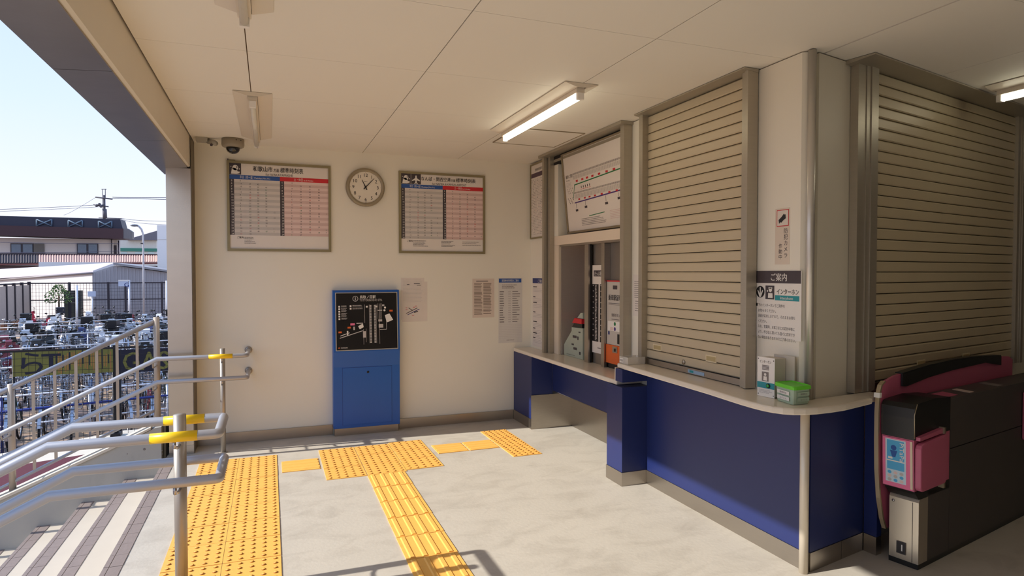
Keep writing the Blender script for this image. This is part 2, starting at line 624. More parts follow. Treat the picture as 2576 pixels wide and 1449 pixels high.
struct(MB().box((-160, -30, GZ-0.2), (120, 260, GZ), gnd_m), 'ground', 'brown earth and asphalt of the bicycle park', 'ground')


# ---- rails
def rail_path(y, z, xe, xb, slope=0.5, xl=-3.4):
    return [(xl, y, z-(xb-xl)*slope), (xb, y, z), (xe, y, z)]


rt = thing('double_handrail', 'double steel handrail with yellow sleeves in the middle of the stairs', 'handrail', (-0.39, 3.25, 0))
for z, nm in ((0.84, 'upper_rail'), (0.64, 'lower_rail')):
    yn, yf, xb, xe = 3.07, 3.415, -0.845, -0.215
    r = 0.0215
    pts = [(-3.2, yn, z-(xb+3.2)*0.5), (xb, yn, z), (xe, yn, z), (xe, yf, z), (xb, yf, z), (-3.2, yf, z-(xb+3.2)*0.5)]
    # rounded corners at the end loop
    def arc(c, a0, a1, rad=0.016):
        return [(c[0]+rad*math.cos(a0+(a1-a0)*i/4), c[1]+rad*math.sin(a0+(a1-a0)*i/4), c[2]) for i in range(5)]
    p2 = [pts[0], pts[1]]+arc((xe-0.016, yn+0.016, z), -math.pi/2, 0)+arc((xe-0.016, yf-0.016, z), 0, math.pi/2)+[pts[4], pts[5]]
    MB().tube(p2, r, rail_m, 14).build(nm, rt)
for u0, u1, v, yy in ((377, 497, 1101, 3.07), (412, 515, 1056, 3.415)):
    a, b = on_y(u0, v+4, yy), on_y(u1, v-4, yy)
    MB().tube([(a.x, yy, 0.84), (b.x, yy, 0.84)], 0.0228, yel_l, 16, smooth=True).build('label_sleeve', rt)
for px, zb in ((-0.39, 0.0), (-2.05, -0.75)):
    top = 0.90 if px > -1 else 0.90-(2.05-0.845)*0.5
    g = MB().tube([(px, 3.25, zb), (px, 3.25, top)], 0.027, post_m, 16)
    g.lathe((px, 3.25, zb), (0, 0, 1), [(0.05, 0), (0.05, 0.006), (0.028, 0.008)], post_m, 16)
    po = g.build('post', rt)
    for zz in (0.84, 0.64):
        z0 = zz if px > -1 else zz-(2.05-0.845)*0.5
        for yy, sg in ((3.07, -1), (3.415, 1)):
            MB().tube([(px, 3.25+sg*0.02, z0-0.075), (px, 3.25+sg*0.09, z0-0.07), (px, yy, z0-0.045), (px, yy, z0-0.015)], 0.008, chrome, 8).build('bracket', po)

wrl = thing('wall_handrail', 'two level steel handrail ending beside the back wall with yellow sleeve', 'handrail', (-0.38, 5.97, 0))
YR = 5.86
for z, nm in ((0.845, 'upper_rail'), (0.655, 'lower_rail')):
    pts = [(-5.0, YR, z-(5.0-0.86)*0.49), (-0.86, YR, z), (-0.215, YR, z)]+[(-0.215+0.03*math.sin(a), YR+0.03-0.03*math.cos(a), z) for a in (0.5, 1.0, 1.57)]+[(-0.185, 6.272, z)]
    MB().tube(pts, 0.0185, rail_m, 12).build(nm, wrl)
    MB().lathe((-0.185, 6.278, z), (0, -1, 0), [(0.032, 0), (0.032, 0.006), (0.019, 0.009)], post_m, 16).build('wall_flange', wrl)
a, b = on_y(525, 897, YR), on_y(585, 895, YR)
MB().tube([(a.x, YR, 0.845), (b.x, YR, 0.845)], 0.0198, yel_l, 14).build('label_sleeve', wrl)
g = MB().tube([(-0.383, 5.97, 0), (-0.383, 5.97, 0.90)], 0.021, post_m, 14)
po = g.build('post', wrl)
for zz in (0.845, 0.655):
    MB().tube([(-0.383, 5.95, zz-0.06), (-0.383, 5.89, zz-0.055), (-0.383, YR, zz-0.015)], 0.007, chrome, 8).build('bracket', po)
MB().lathe((-0.383, 5.97, 0), (0, 0, 1), [(0.036, 0), (0.036, 0.005), (0.022, 0.007)], post_m, 14).build('base_collar', po)

bal = thing('balustrade', 'sloping pale steel balustrade with thin uprights on the side wall', 'balustrade', (-0.88, 6.08, 0.26))
YB, SL = 6.08, 0.495
def btop(x): return 1.145-SL*(-0.895-x)
def bbot(x): return 0.395-SL*(-0.895-x)
def wtop(x):
    return 0.262-0.43*max(0, -0.90-x)
MB().tube([(-4.99, YB, btop(-4.99)), (-0.90, YB, btop(-0.90))], 0.021, rail_m, 12).build('top_rail', bal)
MB().tube([(-4.99, YB, bbot(-4.99)), (-0.90, YB, bbot(-0.90))], 0.013, rail_m, 10).build('bottom_rail', bal)
for px in (-0.895, -1.915, -2.935, -3.955, -4.975):
    MB().tube([(px, YB, wtop(px)-0.02), (px, YB, btop(px)+0.03)], 0.024, balu_m, 14).build('post', bal)
    for zz in (0.845, 0.655):
        z0 = zz-0.49*max(0, -0.86-px)
        MB().tube([(px, YB-0.02, z0-0.06), (px, YR+0.03, z0-0.055), (px, YR, z0-0.015)], 0.007, post_m, 8).build('bracket', bal)
for i in range(4):
    xa = -0.895-1.02*i
    for k in range(1, 7):
        x = xa-1.02*k/7
        MB().box((x-0.010, YB-0.006, bbot(x)), (x+0.010, YB+0.006, btop(x)-0.01), balu_m).build('baluster', bal)

# ================================================================== TACTILE PAVING
TH = 0.005


def bump_tile(W, H, n=5, m=5):
    b = MB()
    b.box((-W/2, -H/2, 0), (W/2, H/2, TH), yel_t)
    for i in range(n):
        for j in range(m):
            cx, cy = (i-(n-1)/2)*W/n, (j-(m-1)/2)*H/m
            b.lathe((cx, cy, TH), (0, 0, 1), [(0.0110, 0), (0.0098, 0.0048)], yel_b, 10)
            b.lathe((cx, cy, TH+0.0045), (0, 0, 1), [(0.0098, 0), (0.0065, 0.0010)], yel_t, 10)
    return b.mesh('bump_tile')


def bar_tile(W, H, along='y', n=4):
    b = MB()
    b.box((-W/2, -H/2, 0), (W/2, H/2, TH), yel_t)
    for i in range(n):
        if along == 'y':
            c = (i-(n-1)/2)*W/n
            P = [(c-0.017, -H/2+0.008, TH), (c-0.010, -H/2+0.008, TH+0.005), (c+0.010, -H/2+0.008, TH+0.005), (c+0.017, -H/2+0.008, TH)]
            b.prism(P, (0, H-0.016, 0), yel_t)
        else:
            c = (i-(n-1)/2)*H/n
            P = [(-W/2+0.008, c-0.017, TH), (-W/2+0.008, c-0.010, TH+0.005), (-W/2+0.008, c+0.010, TH+0.005), (-W/2+0.008, c+0.017, TH)]
            b.prism(P, (W-0.016, 0, 0), yel_t)
    return b.mesh('bar_tile')


def lay(parent, me, cx, cy, nm):
    o = bpy.data.objects.new(nm, me)
    COL.objects.link(o)
    o.parent = parent
    o.location = (cx-parent.location.x, cy-parent.location.y, RND.uniform(-0.0006, 0.0008))
    return o


me_b = bump_tile(0.292, 0.2875)
tp = thing('tactile_paving', 'long double row of yellow dotted tactile tiles at the stair head', 'tactile paving', (-0.245, 4.0, 0))
for i in range(14):
    cy = 5.72-0.2935*(i+0.5)
    lay(tp, me_b, -0.394, cy, 'dotted_tile')
    lay(tp, me_b, -0.100, cy, 'dotted_tile')
MB().box((-0.249, 1.65, 0.0005), (-0.2445, 5.72, 0.004), dgrey).build('joint', tp)
MB().box((-0.541, 1.65, 0.0003), (0.047, 5.72, 0.0018), mat('tile joint', (214, 190, 168), 0.7)).build('joint_bed', tp)
tp = thing('tactile_paving', 'square block of yellow dotted tactile tiles before the blue map stand', 'tactile paving', (0.84, 5.3, 0))
me_c = bump_tile(0.297, 0.277, 5, 5)
for i in range(3):
    for j in range(3):
        lay(tp, me_c, 0.535+0.305*i, 5.735-0.283*(j+0.5)+(0.03 if i == 2 else 0), 'dotted_tile')
tp = thing('tactile_paving', 'yellow ribbed tactile strip running down the floor towards the viewer', 'tactile paving', (0.82, 4.0, 0))
me_g = bar_tile(0.285, 0.298)
for i in range(11):
    lay(tp, me_g, 0.828-0.002*i, 4.885-0.305*(i+0.5), 'ribbed_tile')
tp = thing('tactile_paving', 'single yellow ribbed tactile tile between the dotted rows and the dotted block', 'tactile paving', (0.22, 5.34, 0))
lay(tp, bar_tile(0.285, 0.30, 'x'), 0.222, 5.345, 'ribbed_tile')
tp = thing('tactile_paving', 'two yellow ribbed tactile tiles leading towards the ticket counter', 'tactile paving', (1.6, 5.40, 0))
me_h = bar_tile(0.270, 0.27, 'x')
lay(tp, me_h, 1.475, 5.40, 'ribbed_tile')
lay(tp, me_h, 1.758, 5.40, 'ribbed_tile')
tp = thing('tactile_paving', 'narrow patch of yellow dotted tactile tiles before the ticket counter', 'tactile paving', (2.03, 5.4, 0))
me_d = bump_tile(0.258, 0.298, 5, 6)
for j in range(3):
    lay(tp, me_d, 2.035, 5.855-0.302*(j+0.5), 'dotted_tile')

# ================================================================== TICKET COUNTER
cb = thing('counter_base', 'low navy counter base with stainless knee recess under the ticket window', 'counter', (2.5, 5.0, 0))
MB().box((2.412, 5.782, 0.10), (2.608, 6.262, 0.718), blue_c).build('end_panel', cb)
MB().box((2.408, 5.782, 0), (2.608, 6.262, 0.099), steel_h).build('kick_plate', cb)
MB().box((2.412, 5.774, 0.338), (2.64, 5.781, 0.718), blue_c).build('side_panel', cb)
MB().box((2.642, 4.212, 0.372), (2.665, 5.774, 0.718), blue_c).build('apron', cb)
rb = MB().box((2.406, 5.768, 0.0), (2.845, 5.7735, 0.337), steel)
rb.box((2.845, 4.216, 0.0), (2.853, 5.774, 0.40), steel)
rb.build('recess_lining', cb)
MB().prism([(2.640, 4.214, 0.371), (2.640, 4.214, 0.362), (2.846, 4.214, 0.300), (2.846, 4.214, 0.309)], (0, 1.554, 0), steel).build('recess_soffit', cb)
MB().box((2.376, 3.988, 0.100), (2.60, 4.21, 0.718), blue_c).build('post', cb)
MB().box((2.372, 3.984, 0), (2.60, 4.214, 0.099), steel_h).build('kick_plate', cb)
hb = thing('counter_base', 'tall navy counter base under the shuttered window, rounding the corner', 'counter', (2.6, 3.0, 0))
MB().box((2.376, 3.988, 0.7561), (2.60, 4.085, 0.848), blue_c).build('upper_post', hb)
MB().box((2.582, 2.50, 0.100), (2.608, 3.986, 0.848), blue_c).build('front_panel', hb)
MB().box((2.578, 2.50, 0), (2.608, 3.984, 0.099), steel_h).build('kick_plate', hb)
e0, e1 = Vector((2.600, 2.490, 0)), Vector((3.088, 2.588, 0))
ed = (e1-e0).normalized()
en = Vector((ed.y, -ed.x, 0))
def eface(s0, s1, z0, z1, t0, t1, m):
    P = [e0+ed*s0-en*t0, e0+ed*s1-en*t0, e0+ed*s1-en*t1, e0+ed*s0-en*t1]
    return MB().prism([(p.x, p.y, z0) for p in P], (0, 0, z1-z0), m)
eface(0, 0.498, 0.10, 0.848, 0, 0.022, blue_c).build('end_panel', hb)
eface(0, 0.28, 0, 0.099, -0.004, 0.02, steel_h).build('kick_plate', hb)
eface(0.283, 0.498, 0, 0.099, -0.004, 0.02, steel_h).build('kick_plate', hb)
MB().prism([(3.090, 2.584, 0.10), (3.096, 2.508, 0.10), (3.14, 2.515, 0.10), (3.14, 2.60, 0.10)], (0, 0, 0.748), blue_c).build('return_panel', hb)
MB().prism([(3.086, 2.580, 0), (3.092, 2.507, 0), (3.14, 2.515, 0), (3.14, 2.60, 0)], (0, 0, 0.099), steel_h).build('kick_plate', hb)
MB().tube([(2.566, 2.497, 0), (2.566, 2.497, 0.849)], 0.0225, mat('corner post cream', (220, 208, 188), 0.35, 0.2, 0.02), 16).build('corner_post', hb)

ct = MB().prism([(2.405, 6.263, 0.720), (2.388, 4.092, 0.720), (2.608, 4.092, 0.720), (2.608, 4.335, 0.720), (3.215, 4.335, 0.720), (3.215, 5.855, 0.720), (2.608, 5.855, 0.720), (2.608, 6.263, 0.720)], (0, 0, 0.035), top_c)
one(ct, 'countertop', 'low cream countertop in front of the ticket window', 'countertop', bevel=0.008)
hc = [(2.390, 4.088), (2.378, 3.80), (2.358, 3.32), (2.343, 2.99)]
for i in range(13):     # rounded corner
    t = i/12
    p0, p1, p2, p3 = Vector((2.343, 2.99)), Vector((2.30, 2.50)), Vector((2.23, 2.31)), Vector((2.72, 2.386))
    q = p0*(1-t)**3+p1*3*t*(1-t)**2+p2*3*t*t*(1-t)+p3*t**3
    hc.append((q.x, q.y))
hc += [(2.984, 2.455), (3.018, 2.484), (3.14, 2.512), (3.14, 2.60), (2.645, 2.545), (2.608, 2.56), (2.608, 4.088)]
_seen = []
for q in hc:
    if not _seen or (abs(q[0]-_seen[-1][0])+abs(q[1]-_seen[-1][1])) > 1e-4:
        _seen.append(q)
hcm = MB().prism([(x, y, 0.850) for x, y in _seen], (0, 0, 0.035), top_c)
hct = one(hcm, 'countertop', 'higher cream countertop curving around the office corner', 'countertop', bevel=0.009)
MB().box((2.386, 4.0886, 0.7565), (2.60, 4.112, 0.849), top_c).build('end_upstand', hct)


# ================================================================== SHUTTERS
def shutter(root, P, length, z0, z1, n, slat, chs, eave, handles, lockpos, outv):
    """P(s,t,z) world position; s along the shutter, t outwards"""
    pitch = (z1-z0)/n
    MB().prism([P(0, 0.001, z0), P(length, 0.001, z0), P(length, 0.006, z0), P(0, 0.006, z0)], (0, 0, z1-z0), dark).build('curtain_back', root)
    tv = (P(0, 1, 0)-P(0, 0, 0))
    for i in range(n):
        za = z0+i*pitch
        a = [P(0, 0.008, za+0.003), P(0, 0.020, za+0.004), P(0, 0.024, za+0.010), P(0, 0.024, za+pitch-0.008), P(0, 0.018, za+pitch-0.001), P(0, 0.008, za+pitch-0.001)]
        MB().prism(a, P(length, 0, 0)-P(0, 0, 0), slat).build('slat', root)
    MB().prism([P(0, 0.010, z0-0.038), P(0, 0.036, z0-0.038), P(0, 0.036, z0-0.001), P(0, 0.010, z0-0.001)], P(length, 0, 0)-P(0, 0, 0), steel_h).build('sill_rail', root)
    for s0, s1, t1, stepped in chs:
        c = MB()
        w = (s1-s0)
        def bx(a, b, t, m):
            c.prism([P(a, 0.001, z0-0.038), P(b, 0.001, z0-0.038), P(b, t, z0-0.038), P(a, t, z0-0.038)], (0, 0, z1+0.02-(z0-0.038)), m)
        if stepped:
            bx(s0, s0+w*0.40, t1*0.82, alu_g)
            bx(s0+w*0.41, s0+w*0.62, t1*0.9, alu_g)
            bx(s0+w*0.63, s1, t1, alu_g)
        else:
            bx(s0, s1, t1, alu_g)
        c.build('guide_channel', root)
    s0, s1, t1 = eave
    e = MB().prism([P(s0, 0.001, z1+0.022), P(s0, t1, z1+0.022), P(s0, t1, z1-0.002+0.016), P(s0, 0.001, z1+0.0)], P(s1, 0, 0)-P(s0, 0, 0), alu_g)
    e.build('head_trim', root)
    for s_, z_ in handles:
        h = MB()
        h.prism([P(s_-0.052, 0.0242, z_-0.021), P(s_+0.052, 0.0242, z_-0.021), P(s_+0.052, 0.0242, z_+0.021), P(s_-0.052, 0.0242, z_+0.021)], tv*0.0016, mat('handle rim', (226, 212, 178), 0.4))
        h.prism([P(s_-0.044, 0.0260, z_-0.014), P(s_+0.044, 0.0260, z_-0.014), P(s_+0.044, 0.0260, z_+0.014), P(s_-0.044, 0.0260, z_+0.014)], tv*0.001, mat('handle cup', (186, 168, 122), 0.5))
        h.build('pull_handle', root)
    if lockpos:
        MB().lathe(P(lockpos[0], 0.024, lockpos[1]), tv, [(0.016, 0), (0.016, 0.006), (0.010, 0.009)], steel, 14).build('lock', root)


s1 = thing('roller_shutter', 'closed beige roller shutter lit from the left above the high counter', 'shutter', (2.56, 3.45, 0.885))
def P1(s, t, z): return Vector((2.600-t, 3.975-s, z))
shutter(s1, P1, 1.02, 0.928, 2.682, 28, slat_m, [(-0.048, 0.0, 0.072, False), (1.02, 1.082, 0.072, True)], (-0.07, 1.085, 0.10),
        [(0.13, 1.018), (0.72, 1.012)], (0.44, 0.955), None)
sh = Sheet(P1(0.50, 0.0365, 0.917), (0, -1, 0), (0, 0, 1), (-1, 0, 0), 0.16, 0.022)
sh.rect(0, 0, 0.17, 0.022, mat('light blue sticker', (150, 178, 206), 0.5)).rect(0.02, 0.004, 0.06, 0.018, teal_p, 2)
sh.build('sticker', s1)
s2 = thing('roller_shutter', 'closed beige roller shutter on the dim side wall behind the ticket gate', 'shutter', (WC+WD*1.5+Vector((0, 0, 0.885))))
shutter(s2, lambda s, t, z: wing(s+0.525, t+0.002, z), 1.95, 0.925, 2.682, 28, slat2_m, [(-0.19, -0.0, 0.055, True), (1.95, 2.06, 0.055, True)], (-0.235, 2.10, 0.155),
        [(0.595, 0.99), (1.21, 0.99)], None, None)

# ================================================================== TICKET WINDOW UNIT
niche = mat('niche lining', (206, 194, 186), 0.30, 0.5, 0.06, 14.0, stretch=(1, 1, 24))
tw = thing('ticket_window', 'recessed ticket window unit with steel posts and raised shutter slot', 'ticket window', (2.7, 5.1, 0.755))
fr = MB()
fr.box((2.535, 5.755, 0.756), (2.608, 5.80, 2.69), alu_g)
fr.box((2.570, 5.690, 0.756), (2.63, 5.735, 2.69), alu_g)
fr.box((2.535, 4.245, 0.886), (2.608, 4.30, 2.69), alu_g)
fr.box((2.61, 4.332, 0.756), (2.66, 4.375, 2.69), alu_g)
fr.build('guide_channel', tw)
MB().box((2.61, 5.736, 0.756), (2.635, 5.854, 2.69), dark).build('channel_void', tw)
MB().box((2.50, 4.23, 2.682), (2.608, 5.82, 2.7055), alu_g).build('head_trim', tw)
MB().box((2.612, 4.335, 2.60), (2.70, 5.690, 2.702), dark).build('shutter_slot', tw)
MB().box((2.606, 4.378, 2.625), (2.618, 5.688, 2.650), alu_g).build('slot_lip', tw)
MB().box((2.616, 4.378, 1.818), (3.20, 5.688, 1.905), mat('window head cream', (232, 216, 196), 0.4, 0, 0.01)).build('header_beam', tw)
MB().box((2.616, 5.600, 1.906), (3.19, 5.688, 2.599), wall_c).build('side_cheek', tw)
MB().box((2.616, 5.585, 0.756), (2.638, 5.688, 1.817), mat('window jamb cream', (226, 212, 192), 0.4, 0, 0.01)).build('side_cheek', tw)
MB().box((2.639, 5.575, 0.757), (3.14, 5.583, 1.816), niche).box((3.13, 4.38, 0.757), (3.14, 5.574, 1.816), niche).build('lining', tw)
MB().box((2.620, 4.38, 1.80), (2.66, 5.574, 1.817), steel_h).build('lining_head', tw)
mu = MB().box((2.622, 4.985, 0.756), (2.70, 5.055, 1.799), steel)
mu.build('post', tw)
MB().box((2.640, 4.979, 0.756), (2.66, 4.9845, 1.799), dark).build('post_gap', tw)
MB().box((2.618, 4.690, 0.756), (2.70, 4.745, 1.799), steel).build('post', tw)
MB().box((2.665, 4.746, 0.756), (2.68, 4.969, 1.799), mat('satin panel', (150, 142, 134), 0.4, 0.8)).build('infill_panel', tw)
MB().box((2.675, 4.378, 0.95), (2.69, 4.689, 1.799), mat('satin panel', (150, 142, 134))).build('infill_panel', tw)

# tilted fare map in the upper recess
fm = thing('fare_map', 'tilted white route and fare map above the ticket window', 'map board', (2.65, 5.0, 1.91))
TL, BL = on_y(1413, 390, 5.50), on_y(1430, 588, 5.50)
Um = (TL-BL).normalized()
Nm = Vector((-Um.z, 0, Um.x)).normalized()
if Nm.x > 0: Nm = -Nm
Wm, Hm = 1.115, (TL-BL).length
base = slab(TL, (0, -1, 0), Um, -Nm, Wm, Hm, 0.018, alu).build('back_panel', fm)
s_ = Sheet(TL+Nm*0.001, (0, -1, 0), Um, Nm, Wm, Hm)
s_.rect(0.022, 0.0, Wm, Hm-0.018, paper, 1)
fmf = MB()
for (a, b, c, d) in ((0, 0, 0.020, Hm), (0, Hm-0.016, Wm, Hm), (0, 0, Wm, 0.014)):
    o = TL+Vector((0, -1, 0))*a-Um*b
    fmf.prism([o, o+Vector((0, -1, 0))*(c-a), o+Vector((0, -1, 0))*(c-a)-Um*(d-b), o-Um*(d-b)], Nm*0.012, alu)
fmf.build('frame', fm)
s_.text('運賃のご案内', 0.05, 0.235, 0.036, black, width=0.14, bold=True)
s_.text('Fare map', 0.05, 0.262, 0.02, mgrey)
lines_block(s_, 0.05, 0.28, 0.12, 4, 0.012, 0.004, lgrey, RND)
def ym(x): return 0.335-0.02*x
s_.line((0.175, 0.43), (0.215, 0.31), 0.009, green_p, 2)
s_.line((0.21, 0.312), (1.11, 0.282), 0.010, green_p, 2)
s_.line((0.19, 0.475), (1.11, 0.452), 0.011, purp_p, 2)
for i in range(62):
    x = 0.20+i*0.0146
    s_.rect(x, 0.205-0.01*x, x+0.006, 0.222-0.01*x, dgrey, 2)
    s_.rect(x+0.001, 0.228-0.01*x, x+0.004, 0.262-0.01*x, dgrey if i % 3 else mgrey, 2)
    s_.rect(x, 0.378, x+0.006, 0.393, dgrey, 2)
    s_.rect(x+0.001, 0.398, x+0.004, 0.438, dgrey if i % 4 else mgrey, 2)
for x in (0.25, 0.36, 0.45, 0.55, 0.67, 0.80, 0.92):
    s_.rect(x, 0.275-0.01*x, x+0.04, 0.292-0.01*x, red_p, 3)
    s_.rect(x+0.02, 0.442, x+0.055, 0.456, red_p, 3)
for x in (0.34, 0.38, 0.42, 0.46, 0.50):
    s_.rect(x, 0.335, x+0.012, 0.355, dgrey, 2)
    s_.rect(x-0.01, 0.362, x+0.02, 0.366, red_p, 2)
for x, h in ((0.22, 0.06), (0.40, 0.045), (0.77, 0.05), (0.98, 0.03)):
    s_.line((x, 0.47), (x, 0.47+h), 0.005, dgrey, 2)
    s_.rect(x-0.02, 0.475+h, x+0.03, 0.495+h, dgrey, 2)
for i in range(10):
    s_.rect(0.06+0.012*i, 0.33+0.02*(i % 3), 0.066+0.012*i, 0.342+0.02*(i % 3), dgrey, 2)
    s_.rect(0.06+0.012*i, 0.42+0.015*(i % 4), 0.07+0.012*i, 0.43+0.015*(i % 4), dgrey, 2)
s_.line((0.45, 0.615), (0.73, 0.605), 0.007, green_p, 2)
lines_block(s_, 0.30, 0.63, 0.45, 5, 0.014, 0.005, mgrey, RND)
lines_block(s_, 0.82, 0.60, 0.27, 6, 0.013, 0.004, pinkd, RND)
s_.build('print', fm)

# fare list poster between the two posts
fp = thing('fare_list', 'tall poster of white on black fare rows between two steel posts', 'poster', (2.66, 4.86, 0.87))
O_ = Vector((2.662, 4.984, 1.615))
slab(O_+Vector((0.0, 0, 0)), (0, -1, 0), (0, 0, 1), (-1, 0, 0), 0.235, 0.765, 0.0012, paper).build('sheet', fp)
s_ = Sheet(O_+Vector((-0.0014, 0, 0)), (0, -1, 0), (0, 0, 1), (-1, 0, 0), 0.235, 0.76)
s_.rect(0.03, 0.045, 0.232, 0.098, dgrey, 1).text('きっぷ運賃表', 0.04, 0.088, 0.042, white, 2, width=0.185)
for x0, x1 in ((0.005, 0.118), (0.142, 0.232)):
    s_.rect(x0, 0.165, x1, 0.665, black, 1)
    for i in range(40):
        y = 0.172+i*0.0122
        s_.rect(x0+0.052, y, x0+0.052+RND.uniform(0.02, 0.036), y+0.0068, lgrey, 2)
        if i % 4 == 0:
            s_.rect(x0+0.012, y, x0+0.022, y+0.008, white, 2)
s_.rect(0.10, 0.715, 0.16, 0.722, mgrey, 1)
s_.build('print', fp)

# certificate machine, right of the second post
cm = thing('certificate_machine', 'grey and orange boarding certificate machine in the ticket window', 'ticket machine', (2.66, 4.50, 0.756))
MB().box((2.640, 4.385, 0.955), (2.674, 4.685, 1.475), mach_g).build('upper_body', cm)
MB().box((2.634, 4.385, 0.800), (2.674, 4.685, 0.953), orange).build('lower_body', cm)
MB().box((2.650, 4.395, 0.757), (2.674, 4.675, 0.799), black_pl).build('foot', cm)
MB().box((2.638, 4.385, 1.476), (2.674, 4.685, 1.486), red_p).build('red_edge', cm)
MB().box((2.630, 4.50, 0.895), (2.6335, 4.575, 0.945), steel).box((2.627, 4.525, 0.905), (2.6295, 4.545, 0.93), black_pl).build('lock_plate', cm)
s_ = Sheet((2.6394, 4.685, 1.475), (0, -1, 0), (0, 0, 1), (-1, 0, 0), 0.30, 0.52)
s_.rect(0.10, 0.03, 0.17, 0.062, dgrey, 1)
s_.text('乗車駅証明書', 0.025, 0.15, 0.052, black, 2, width=0.25, bold=True)
s_.rect(0.03, 0.175, 0.26, 0.179, dgrey).rect(0.03, 0.187, 0.26, 0.190, mgrey)
s_.text('発券ボタン', 0.08, 0.285, 0.03, dgrey, 2, width=0.13)
s_.rect(0.08, 0.305, 0.20, 0.311, mgrey)
s_.rect(0.02, 0.325, 0.27, 0.405, white, 1)
s_.circ(0.135, 0.345, 0.016, green_p, 2).circ(0.135, 0.387, 0.016, purp_p, 2).rect(0.06, 0.375, 0.11, 0.40, pinkp, 2)
s_.rect(0.025, 0.412, 0.05, 0.44, navy_p, 1)
s_.rect(0.175, 0.425, 0.272, 0.505, black, 2)
s_.build('print', cm)

# side of the ticket machine inside the window
tm = thing('ticket_machine', 'pale green grey ticket machine seen from the side in the steel lined niche', 'ticket machine', (2.9, 5.2, 0.756))
XM = 2.66
def q_(u, v): return on_x(u, v, XM)
pts = [q_(1419, 889), q_(1419, 866), q_(1438, 832), q_(1438, 823), q_(1466, 826), q_(1466, 905)]
pts[0].z = max(pts[0].z, 0.757); pts[-1].z = 0.757; pts[0].z = 0.757
MB().prism([tuple(p) for p in pts], (0.30, 0, 0), mach_s).build('side_panel', tm)
MB().prism([tuple(p+Vector((-0.012, 0, 0))) for p in [q_(1442, 812), q_(1448, 800), q_(1466, 803), q_(1466, 815)]], (0.3, 0, 0), red_p).build('red_canopy', tm)
MB().prism([tuple(p+Vector((-0.006, 0, 0))) for p in [q_(1440, 822), q_(1446, 813), q_(1466, 815.5), q_(1466, 825)]], (0.28, 0, 0), black_pl).build('coin_tray', tm)
MB().prism([tuple(p) for p in [q_(1452, 800), q_(1461, 787), q_(1466, 787), q_(1466, 802)]], (0.25, 0, 0), mach_s).build('top_fairing', tm)
for (u_, v_, w_, h_) in ((1446, 847, 9, 8), (1441, 866, 5, 5), (1447, 877, 8, 8), (1459, 889, 3, 8), (1436, 892, 20, 5), (1458, 836, 4, 4), (1454, 851, 2.5, 9)):
    p0, p1 = q_(u_-w_/2, v_-h_/2), q_(u_+w_/2, v_+h_/2)
    MB().box((XM-0.0035, p1.y, p1.z), (XM-0.0005, p0.y, p0.z), dgrey).build('vent_hole', tm)

# ================================================================== CEILING FITTINGS
def batten(name, label, x, y0, y1, tube_m, w=0.215, tubes=(0,)):
    t = thing(name, label, 'ceiling lamp', (x, (y0+y1)/2, CZ), group=None)
    MB().box((x-0.028, y0+0.02, CZ-0.056), (x+0.028, y1-0.02, CZ-0.002), refl_m).build('body', t)
    for yy in (y0+0.001, y1-0.003):
        MB().prism([(x-w/2, yy, CZ-0.002), (x+w/2, yy, CZ-0.002), (x+0.03, yy, CZ-0.027), (x-0.03, yy, CZ-0.027)], (0, 0.002, 0), refl_m).build('end_plate', t)
    rf = MB()
    for sg in (-1, 1):
        rf.prism([(x+sg*w/2, y0, CZ-0.003), (x+sg*0.030, y0, CZ-0.026), (x+sg*0.030, y0, CZ-0.029), (x+sg*w/2, y0, CZ-0.006)], (0, y1-y0, 0), refl_m)
    rf.build('reflector', t)
    for dx in tubes:
        MB().tube([(x+dx, y0+0.045, CZ-0.080), (x+dx, y1-0.045, CZ-0.080)], 0.0165, tube_m, 12).build('tube', t)
    for yy in (y0+0.012, y1-0.040):
        MB().box((x-0.02, yy, CZ-0.096), (x+0.02, yy+0.028, CZ-0.056), white).build('socket', t)
    return t


batten('ceiling_lamp', 'lit fluorescent lamp on the ceiling before the ticket window', 1.79, 3.49, 4.88, tube_on, 0.225)
batten('ceiling_lamp', 'unlit fluorescent lamp on the ceiling near the dome camera', -0.091, 4.41, 5.85, tube_off, 0.235)
batten('ceiling_lamp', 'lamp partly cut off by the top edge of the photo', -0.091, 1.65, 3.03, tube_off, 0.235)
batten('ceiling_lamp', 'lit fluorescent lamp above the ticket gate at the right edge', 4.26, 1.20, 2.66, tube_on, 0.225)
hx = MB()
H_ = [(1.86, 4.745), (2.455, 4.735), (2.455, 5.345), (1.86, 5.345)]
for i in range(4):
    a, b = H_[i], H_[(i+1) % 4]
    hx.tube([(a[0], a[1], CZ-0.001), (b[0], b[1], CZ-0.001)], 0.006, alu, 4, smooth=False)
ht = thing('access_hatch', 'square ceiling access hatch with thin metal frame', 'hatch', (2.16, 5.04, CZ))
hx.build('frame', ht)
MB().box((1.868, 4.745, CZ-0.004), (2.447, 5.337, CZ-0.0005), ceil_c).build('lid', ht)
MB().box((1.875, 4.93, CZ-0.008), (1.91, 4.95, CZ-0.004), alu).build('latch', ht)
dc = thing('dome_camera', 'grey dome security camera under the ceiling above a timetable', 'camera', (-0.285, 6.03, CZ))
cc = Vector((-0.285, 6.03, 0))
MB().lathe((cc.x, cc.y, CZ-0.001), (0, 0, -1), [(0.090, 0), (0.092, 0.05), (0.088, 0.066), (0.072, 0.074)], mat('camera housing', (150, 140, 122), 0.45), 24).build('housing', dc)
MB().lathe((cc.x, cc.y, CZ-0.074), (0, 0, -1), [(0.058, 0), (0.055, 0.018), (0.045, 0.036), (0.028, 0.048), (0.008, 0.053)], lens_m, 20).build('dome', dc)
for sx in (0.03, 0.065):
    MB().lathe((cc.x+sx, cc.y-math.sqrt(0.091**2-sx*sx), CZ-0.02), (0, -1, 0), [(0.005, 0), (0.004, 0.002)], black, 8).build('screw', dc)
